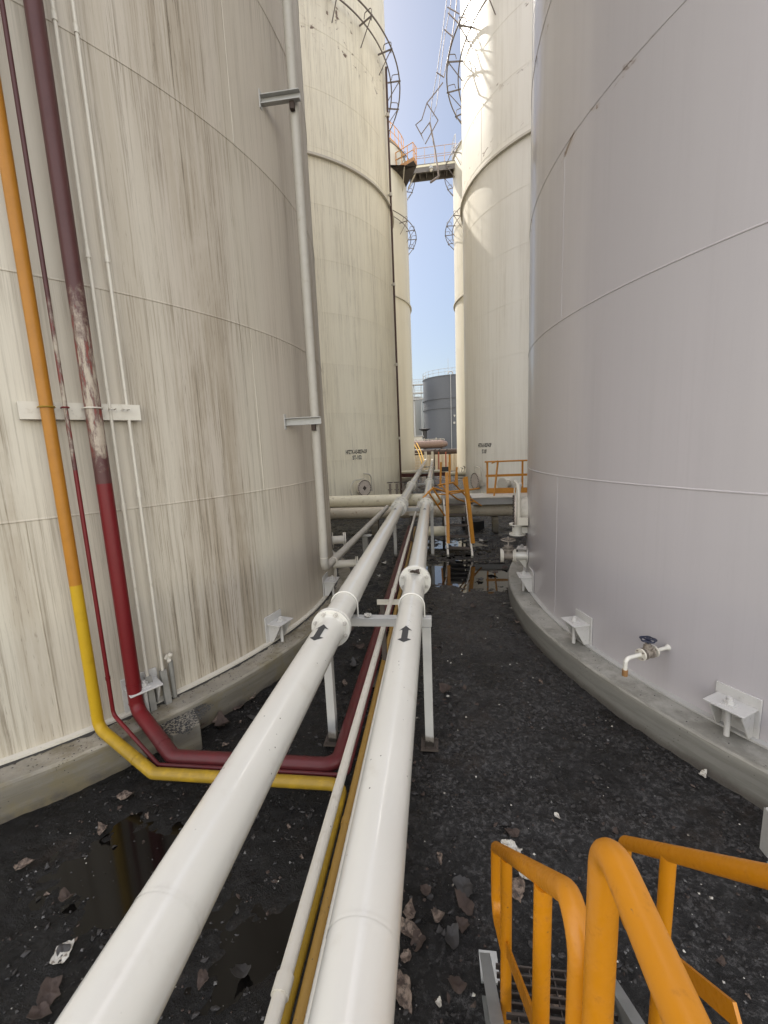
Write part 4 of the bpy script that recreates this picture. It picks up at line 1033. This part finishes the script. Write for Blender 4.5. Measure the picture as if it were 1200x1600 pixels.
g = thing('horizontal_vessel', 'pinkish brown horizontal vessel with rounded end above the fence', 'vessel', (-3, 45, 2.6))
m = MB(); prof = [(0, 0)]; c0 = at_y(700, 694, 45)
m.tube([(-9, 45, 2.62), (.75, 45, 2.62)], .43, 28); m.tube([(.75, 45, 2.62), (1.0, 45, 2.62), (1.18, 45, 2.62), (1.30, 45, 2.62), (1.36, 45, 2.62)], .43, 28, r_end=.12); part(m, 'shell', VESSEL, g)
m = MB()
for k in range(9): m.cyl((1.0 - k * .42, 45, 3.0), (1.0 - k * .42, 45, 3.14 + .08 * (k % 3)), .05, 8)
m.cyl((-3, 45, 3.16), (1.0, 45, 3.13), .035, 6); part(m, 'top_fittings', PAPER, g)
for x in (-4, -1, .7):
    m = MB(); m.box((x, 45, 1.1), (.2, .6, 2.2)); part(m, 'saddle', DARKST, g)
line('brown_main', 'dark rusty brown main pipe running below the pinkish vessel', 'pipeline', [(-9, 44, 1.85), (9, 44, 1.78)], .28, RUST, seg=24)
g = thing('sheet_fence', 'beige corrugated sheet fence at the end of the lane', 'fence', (0, 42, 0))
m = MB(); vs = []; n_ = 160
for i in range(n_ + 1):
    x = -8 + 16 * i / n_; y = 42 + .05 * (1 if (i // 2) % 2 else -1); vs += [(x, y, -.1), (x, y, 1.58)]
m.add(vs, [(2 * i, 2 * i + 2, 2 * i + 3, 2 * i + 1) for i in range(n_)]); m.box((0, 42.08, .8), (16, .03, 1.6)); part(m, 'sheeting', FENCE, g)
REDP = paint('faded_red_paint', (.38, .10, .06), .5, amount=.5)
for k, (px_, hi, lb) in enumerate([(676, 706, 'thin rusty hydrant pole by the fence'), (686, 706, 'left red pole standing at the end of the lane'), (697, 706, 'right red pole standing at the end of the lane')]):
    p = at_y(px_ if k else 679, 740, 36); tp = at_y(px_ if k else 679, hi, 36)
    g = thing('red_pole', lb, 'pole', (p.x, 36, 0), 'red poles by the fence')
    m = MB(); m.cyl((p.x, 36, 0), (p.x, 36, tp.z), .055, 10); part(m, 'pole', REDP if k else DARKST, g)
    m = MB(); m.tube(fillet([(p.x, 36, tp.z), (p.x, 36, tp.z + .12), (p.x + .14, 36, tp.z + .22)], .05, 4), .05, 8); part(m, 'hook', RUST, g)
g = thing('orange_post', 'broad orange post beside the red poles at the end of the lane', 'post', (at_y(703, 735, 34).x, 34, 0))
x = g.location.x; zt = at_y(703, 710, 34).z; m = MB(); m.box((x, 34, zt / 2), (.16, .10, zt)); part(m, 'post', ORANGE_OLD, g)
m = MB(); m.box((x, 34, zt + .02), (.20, .14, .03)); part(m, 'cap', RUST, g)
g = thing('stair', 'pale steel stair with yellow handrails behind the farther left tank', 'stair', (-2.0, 39, 0))
for k in range(7):
    m = MB(); m.box((-1.75, 39.2 + .18 * k, .25 + .26 * k), (1.0, .24, .05)); part(m, 'tread', WHITE2, g)
for (a, b, c_) in ((664, 731, 651), (660, 731, 646)):
    m = MB(); m.tube(fillet([at_y(a, b, 38.8), at_y(a - 1, 722, 39.0), at_y(a - 6, 706, 40), at_y(c_, 692, 41)], .3, 5), .05, 8); part(m, 'handrail', paint('yellow_handrail_paint', (.70, .42, .06), .4), g)

# ------------------------------------------------------------------ debris
def flake_mesh(size, seed, curl, th=.004, mat=RUST, elong=1.0, jag=.35):
    rnd = random.Random(seed); nr, ns = 5, 26; top = []; dirv = rnd.random() * PI
    cs, sn = math.cos(dirv), math.sin(dirv)
    nc = rnd.randint(5, 8); cor = sorted((q + rnd.uniform(-.3, .3)) * 2 * PI / nc for q in range(nc)); rad = [rnd.uniform(.55, 1.15) for _ in cor]
    def edge(a):                                   # radius of a broken polygon in direction a
        for q in range(nc):
            a0, a1 = cor[q], cor[(q + 1) % nc]
            if q == nc - 1: a1 += 2 * PI
            for sh in (0, 2 * PI, -2 * PI):
                if a0 <= a + sh < a1:
                    r0, r1, f0 = rad[q], rad[(q + 1) % nc], a + sh - a0; A = a1 - a0
                    return r0 * r1 * math.sin(A) / max(.05, (r1 * math.sin(A - f0)) * 1.0 + r0 * math.sin(f0)) if A < 2.6 else .7
        return .8
    for i in range(nr + 1):
        for j in range(ns):
            a = 2 * PI * j / ns
            k = min(1.3, edge(a)) * 1.15 + jag * .35 * noise.noise(Vector((math.cos(a) * 4 + seed, math.sin(a) * 4, seed * 2.0))) + rnd.uniform(-.06, .06) * (i == nr)
            rr = size * .63 * k * i / nr; x = rr * math.cos(a) * elong; y = rr * math.sin(a)
            u = x * cs + y * sn
            z = curl * u * u / size + size * .16 * noise.noise(Vector((x / size * 1.6 + seed, y / size * 1.6, seed * .7))) + size * .09 * noise.noise(Vector((x / size * 5 + seed, y / size * 5, seed * .7)))
            top.append((x, y, z))
    m = MB(); n = len(top); vs = top + [(x, y, z - th) for (x, y, z) in top]; fs = []
    for i in range(nr):
        for j in range(ns):
            a, b, c_, d = i * ns + j, i * ns + (j + 1) % ns, (i + 1) * ns + (j + 1) % ns, (i + 1) * ns + j
            fs.append((a, d, c_, b)); fs.append((n + a, n + b, n + c_, n + d))
    for j in range(ns):
        a, b = nr * ns + j, nr * ns + (j + 1) % ns; fs.append((a, n + a, n + b, b))
    m.add(vs, fs, False); return m
def flake(px, py, z, size, mat, label, curl=.5, seed=0, tilt=.12, elong=1.3, name='rust_flake', cat='debris', group=None, loc=None, rz=None):
    rnd = random.Random(seed * 13 + 5)
    o = flake_mesh(size, seed + .37, curl, .004 if size > .05 else .003, mat, elong).build(name, mat, None, sharp=50)
    p = loc or at_z(px, py, z); o.location = (p.x, p.y, z if loc is None else p.z)
    o.rotation_euler = (rnd.uniform(-tilt, tilt), rnd.uniform(-tilt, tilt), rnd.uniform(0, 6.28) if rz is None else rz)
    if loc is None:
        zs = [(o.matrix_basis @ v.co).z for v in o.data.vertices]; zs.sort(); o.location.z -= zs[len(zs) // 6] - (z - .002)
    return tag(o, label, cat, group)
big = [
 (102, 1487, .085, PAPER, 'white peeled scrap with black hole at the lower left', .15, 'coating_scrap'), (98, 1490, .05, CHAR, 'black sooty patch lying on the white scrap at lower left', .1, 'rust_flake'),
 (80, 1552, .075, RUST, 'large brown rust flake below the white scrap at lower left', .4, 0), (64, 1580, .06, RUST, 'cracked brown flake at the bottom left edge', .5, 0),
 (105, 1402, .055, RUST, 'dark brown flake standing alone left of the big pipe', .8, 0), (36, 1352, .06, RUSTL, 'pointed tan flake at the left edge of the picture', .7, 0),
 (160, 1297, .05, RUSTL, 'small pale crumpled flake below the left foundation', .9, 0), (195, 1243, .085, RUSTL, 'broad tan crumpled flake beside the yellow pipe bend', .6, 0),
 (318, 1530, .05, RUST, 'brown broken lump right of the big left pipe', 1.0, 0), (382, 1520, .05, CHAR, 'charred flake right of the brown broken lump', .8, 0),
 (350, 1130, .10, RUST, 'brown heap flake between pier and left white pipe', .9, 0), (318, 1132, .07, RUSTL, 'pale curled flake leaning at the concrete pier corner', 1.6, 0), (333, 1128, .05, RUSTL, 'second pale curl next to the pier corner', 1.7, 0),
 (372, 1105, .09, RUST, 'rust heap below the mossy foundation edge', .8, 0), (392, 1090, .07, RUSTL, 'tan flake against the mossy left foundation', 1.2, 0), (400, 1120, .09, CHAR, 'black flake behind the left white pipe', .7, 0),
 (696, 1078, .10, RUST, 'rusty brown flake at the right of the nearest frame leg', .7, 0), (700, 1088, .03, PAPER, 'little white chip on the rusty flake by the frame leg', .8, 'coating_scrap'),
 (724, 1075, .045, RUST, 'small brown lump right of the rusty flake', 1.2, 0), (704, 1108, .03, CHAR, 'round black lump below the rusty flake', 2.0, 0), (708, 1120, .03, CHAR, 'black lump under the round black lump', 2.0, 0),
 (800, 1325, .12, PAPER, 'large white sheet scrap behind the left orange handrail', .2, 'coating_scrap'), (822, 1365, .07, PAPER, 'white torn corner behind the left orange handrail', .3, 'coating_scrap'), (812, 1352, .035, CHAR, 'black shred on the white sheet scrap', .6, 0),
 (806, 1392, .10, RUSTL, 'muddy tan scrap under the white sheet', .5, 0), (800, 1300, .07, RUST, 'brown flake at the top of the white sheet', .6, 0),
 (640, 1425, .06, RUSTL, 'long pale bark-like flake along the right white pipe', 1.0, 0), (638, 1455, .07, RUSTL, 'tan flake touching the right white pipe', .9, 0), (655, 1470, .07, RUST, 'brown curled flake by the right white pipe', 1.2, 0),
 (685, 1435, .05, RUSTL, 'pale folded flake in the middle of the dark patch', 1.5, 0), (665, 1392, .06, RUST, 'dark brown flake above the folded pale one', .6, 0), (725, 1385, .07, CHAR, 'charcoal flake left of the handrail foot', .4, 0),
 (728, 1415, .08, RUST, 'brown flake pile left of the handrail loop', .8, 0), (722, 1445, .06, RUST, 'narrow brown flake below the flake pile', 1.0, 0), (705, 1462, .06, CHAR, 'dark flake at the edge of the flake pile', .7, 0),
 (625, 1545, .08, RUSTL, 'rounded tan shell flake at the bottom beside the right pipe', .9, 0), (636, 1495, .05, RUSTL, 'grey tan flake above the rounded shell flake', .6, 0), (718, 1540, .05, RUST, 'small brown flake near the stair foot', .8, 0),
 (686, 1568, .025, PAPER, 'white curl near the bottom centre', 1.5, 'coating_scrap'), (868, 1562, .09, RUSTL, 'tan scrap under the steel stair', .4, 0),
 (1098, 1212, .04, PAPER, 'white conical scrap at the foot of the right foundation', 2.0, 'coating_scrap'), (850, 1088, .07, CHAR, 'flat dark flake in the middle of the right lane', .5, 0),
 (870, 1275, .03, PAPER, 'tiny white chip in the open black ground', .8, 'coating_scrap'), (690, 1010, .06, CHAR, 'curled black strip by the nearest frame beam', 1.4, 0),
 (808, 972, .05, RUSTL, 'tan flake against the right foundation curve', .9, 0), (800, 950, .04, PAPER, 'white chip against the far right foundation', .6, 'coating_scrap'), (795, 920, .08, RUST, 'rust flake by the far end of the right foundation', .6, 0),
 (770, 895, .13, RUST, 'rusty scrap heap behind the puddle', .6, 0), (750, 905, .10, CHAR, 'black scrap at the puddle edge', .7, 0), (790, 887, .10, RUST, 'brown scrap near the far gate valve', .8, 0),
 (545, 985, .10, RUST, 'rust heap left of the nearest frame beam', .8, 0), (560, 1010, .09, RUST, 'cracked rust flake under the nearest frame beam', .6, 0), (553, 1040, .08, CHAR, 'black flake below the cracked rust flake', .7, 0), (575, 965, .09, CHAR, 'black flake beyond the nearest frame beam', .6, 0),
 (600, 880, .10, PAPER, 'white litter scrap between pipes near the second frame', .8, 'coating_scrap'), (592, 900, .06, PAPER, 'small white litter between the pipes', .9, 'coating_scrap'), (620, 878, .06, PAPER, 'white crumb at the foot of the second frame', .9, 'coating_scrap'),
 (755, 845, .16, PAPER, 'pale scum flake on the wet ground beyond the stair', .2, 'coating_scrap'), (735, 855, .10, CHAR, 'black flake at the stair foot', .7, 0),
]
for i, b in enumerate(big):
    flake(b[0], b[1], .0, b[2], b[3], b[4], b[5], seed=i + 1, name=b[6] or 'rust_flake', elong=1.1 + .6 * random.random())
flake(0, 0, 0, .062, RUST, 'curled rust flake lying on the right pipe flange', 1.3, seed=91, elong=1.3, loc=Vector((XR + .01, 3.84, BEAM + 2 * RR + .012)), tilt=.25, rz=.1)
flake(0, 0, 0, .055, PAPER, 'white scrap lying on the nearest frame beam', .6, seed=92, elong=1.3, loc=Vector((-.60, 3.285, BEAM + .014)), name='coating_scrap')
protos = [flake_mesh(.045, 200 + k * 1.7, random.uniform(.3, 1.6), .003, RUST, random.uniform(1, 1.8), .6).build('rust_flake', [RUST, CHAR, CHAR, RUSTL, CHAR][k % 5], None, sharp=50) for k in range(10)]
def in_lane(x, y):
    for k in 'AB':
        cx, cy, R = TANKS[k]
        if math.hypot(x - cx, y - cy) < R + .38: return False
    if XA - .05 < x < XB + .05 and y < 1.75: return False
    return True
cnt = 0; rs = random.Random(3)
while cnt < 225:
    y = .9 + 10.5 * rs.random() ** 1.2; x = rs.uniform(-2.6, 1.9)
    if rs.random() < .45 and y > 3: x = rs.uniform(-2.0, -.15)
    if not in_lane(x, y): continue
    o = protos[cnt] if cnt < 10 else protos[rs.randrange(10)].copy()
    if cnt >= 10: COL.objects.link(o)
    s = rs.choice([.25, .35, .4, .5, .7, 1.0]) * (1.3 if y > 4 else .75); o.scale = (s, s, s)
    o.location = (x, y, ground_h(x, y) + .003); o.rotation_euler = (rs.uniform(-.2, .2), rs.uniform(-.2, .2), rs.uniform(0, 6.28))
    tag(o, 'small loose scale flake strewn on the black oily ground', 'debris', 'small scale flakes strewn over the black ground'); cnt += 1
# grit: countless crumbs
mb = MB(); rs = random.Random(11); n = 0
while n < 9000:
    y = .5 + 11 * rs.random() ** 1.7; x = rs.uniform(-3.0, 2.3)
    if not in_lane(x, y): continue
    s = rs.choice([.003, .004, .004, .006, .008, .012]) * (.7 + .08 * y); z = ground_h(x, y)
    mb.cur = rs.choices([0, 1, 2, 3], [60, 22, 13, 5])[0]
    a = [rs.uniform(.5, 1.3) * s for _ in range(6)]; th = rs.uniform(0, 6.28); c_, s_ = math.cos(th), math.sin(th)
    P = [(a[0], 0, .3 * s), (0, a[1], .2 * s), (-a[2], 0, .3 * s), (0, -a[3], .1 * s), (0, 0, a[4]), (0, 0, -.5 * s)]
    P = [(x + px * c_ - py * s_, y + px * s_ + py * c_, z + pz) for (px, py, pz) in P]
    mb.add(P, [(0, 1, 4), (1, 2, 4), (2, 3, 4), (3, 0, 4), (1, 0, 5), (2, 1, 5), (3, 2, 5), (0, 3, 5)]); n += 1
n = 0
while n < 2600:
    y = .7 + 9.5 * rs.random() ** 1.4; x = rs.uniform(-2.6, 2.0)
    if not in_lane(x, y): continue
    s = rs.choice([.006, .008, .011, .015, .022]) * (.8 + .07 * y); z = ground_h(x, y) + .002; mb.cur = rs.choices([0, 1, 4], [70, 12, 18])[0]
    m_ = rs.randint(4, 6); th = rs.uniform(0, 6.28); el = rs.uniform(.4, .9)
    ring = []
    for q in range(m_):
        a = 2 * PI * q / m_ + rs.uniform(-.4, .4); px, py = s * math.cos(a) * rs.uniform(.6, 1.3), s * math.sin(a) * el * rs.uniform(.6, 1.3)
        ring.append((x + px * math.cos(th) - py * math.sin(th), y + px * math.sin(th) + py * math.cos(th), z + rs.uniform(0, .35) * s))
    base = [(p[0], p[1], z - .012) for p in ring]
    mb.add(ring + base + [(x, y, z + s * rs.uniform(.1, .5))], [(q, (q + 1) % m_, 2 * m_) for q in range(m_)] + [(q, m_ + q, m_ + (q + 1) % m_, (q + 1) % m_) for q in range(m_)]); n += 1
for k in range(700):
    d = rs.uniform(-62, 15); off = .06 + .25 * rs.random() ** 1.5; p = on('A', d, off, .281); s = rs.choice([.004, .006, .009])
    mb.cur = rs.choices([0, 1], [75, 25])[0]
    mb.add([(p.x + s, p.y, p.z), (p.x, p.y + s, p.z), (p.x - s, p.y - s * .6, p.z), (p.x, p.y, p.z + s * .6)], [(0, 1, 3), (1, 2, 3), (2, 0, 3)])
for k in range(60):
    d = rs.uniform(-185, -140); off = .06 + .2 * rs.random(); p = on('B', d, off, .281); s = rs.choice([.003, .005, .009])
    mb.cur = 0; mb.add([(p.x + s, p.y, p.z), (p.x, p.y + s, p.z), (p.x - s, p.y - s * .6, p.z), (p.x, p.y, p.z + s * .6)], [(0, 1, 3), (1, 2, 3), (2, 0, 3)])
for k in range(900):
    x, y = rs.uniform(-2.5, -2.16), rs.uniform(3.0, 3.42); s = rs.choice([.004, .007, .010]); mb.cur = 0; z = .226
    if not (x > -2.55 + (3.3 - y) * .3): continue
    mb.add([(x + s, y, z), (x, y + s, z), (x - s, y - s * .6, z), (x, y, z + s * .7)], [(0, 1, 3), (1, 2, 3), (2, 0, 3)])
tag(mb.build('grit', [CHAR, RUST, plain('grey_crumb', (.12, .115, .11), .8), PAPER, plain('sooty_crumb', (.010, .009, .008), .5, bumpy=.4)], None, sharp=0), 'loose grit and crumbs scattered over the black ground', 'grit', kind='stuff')
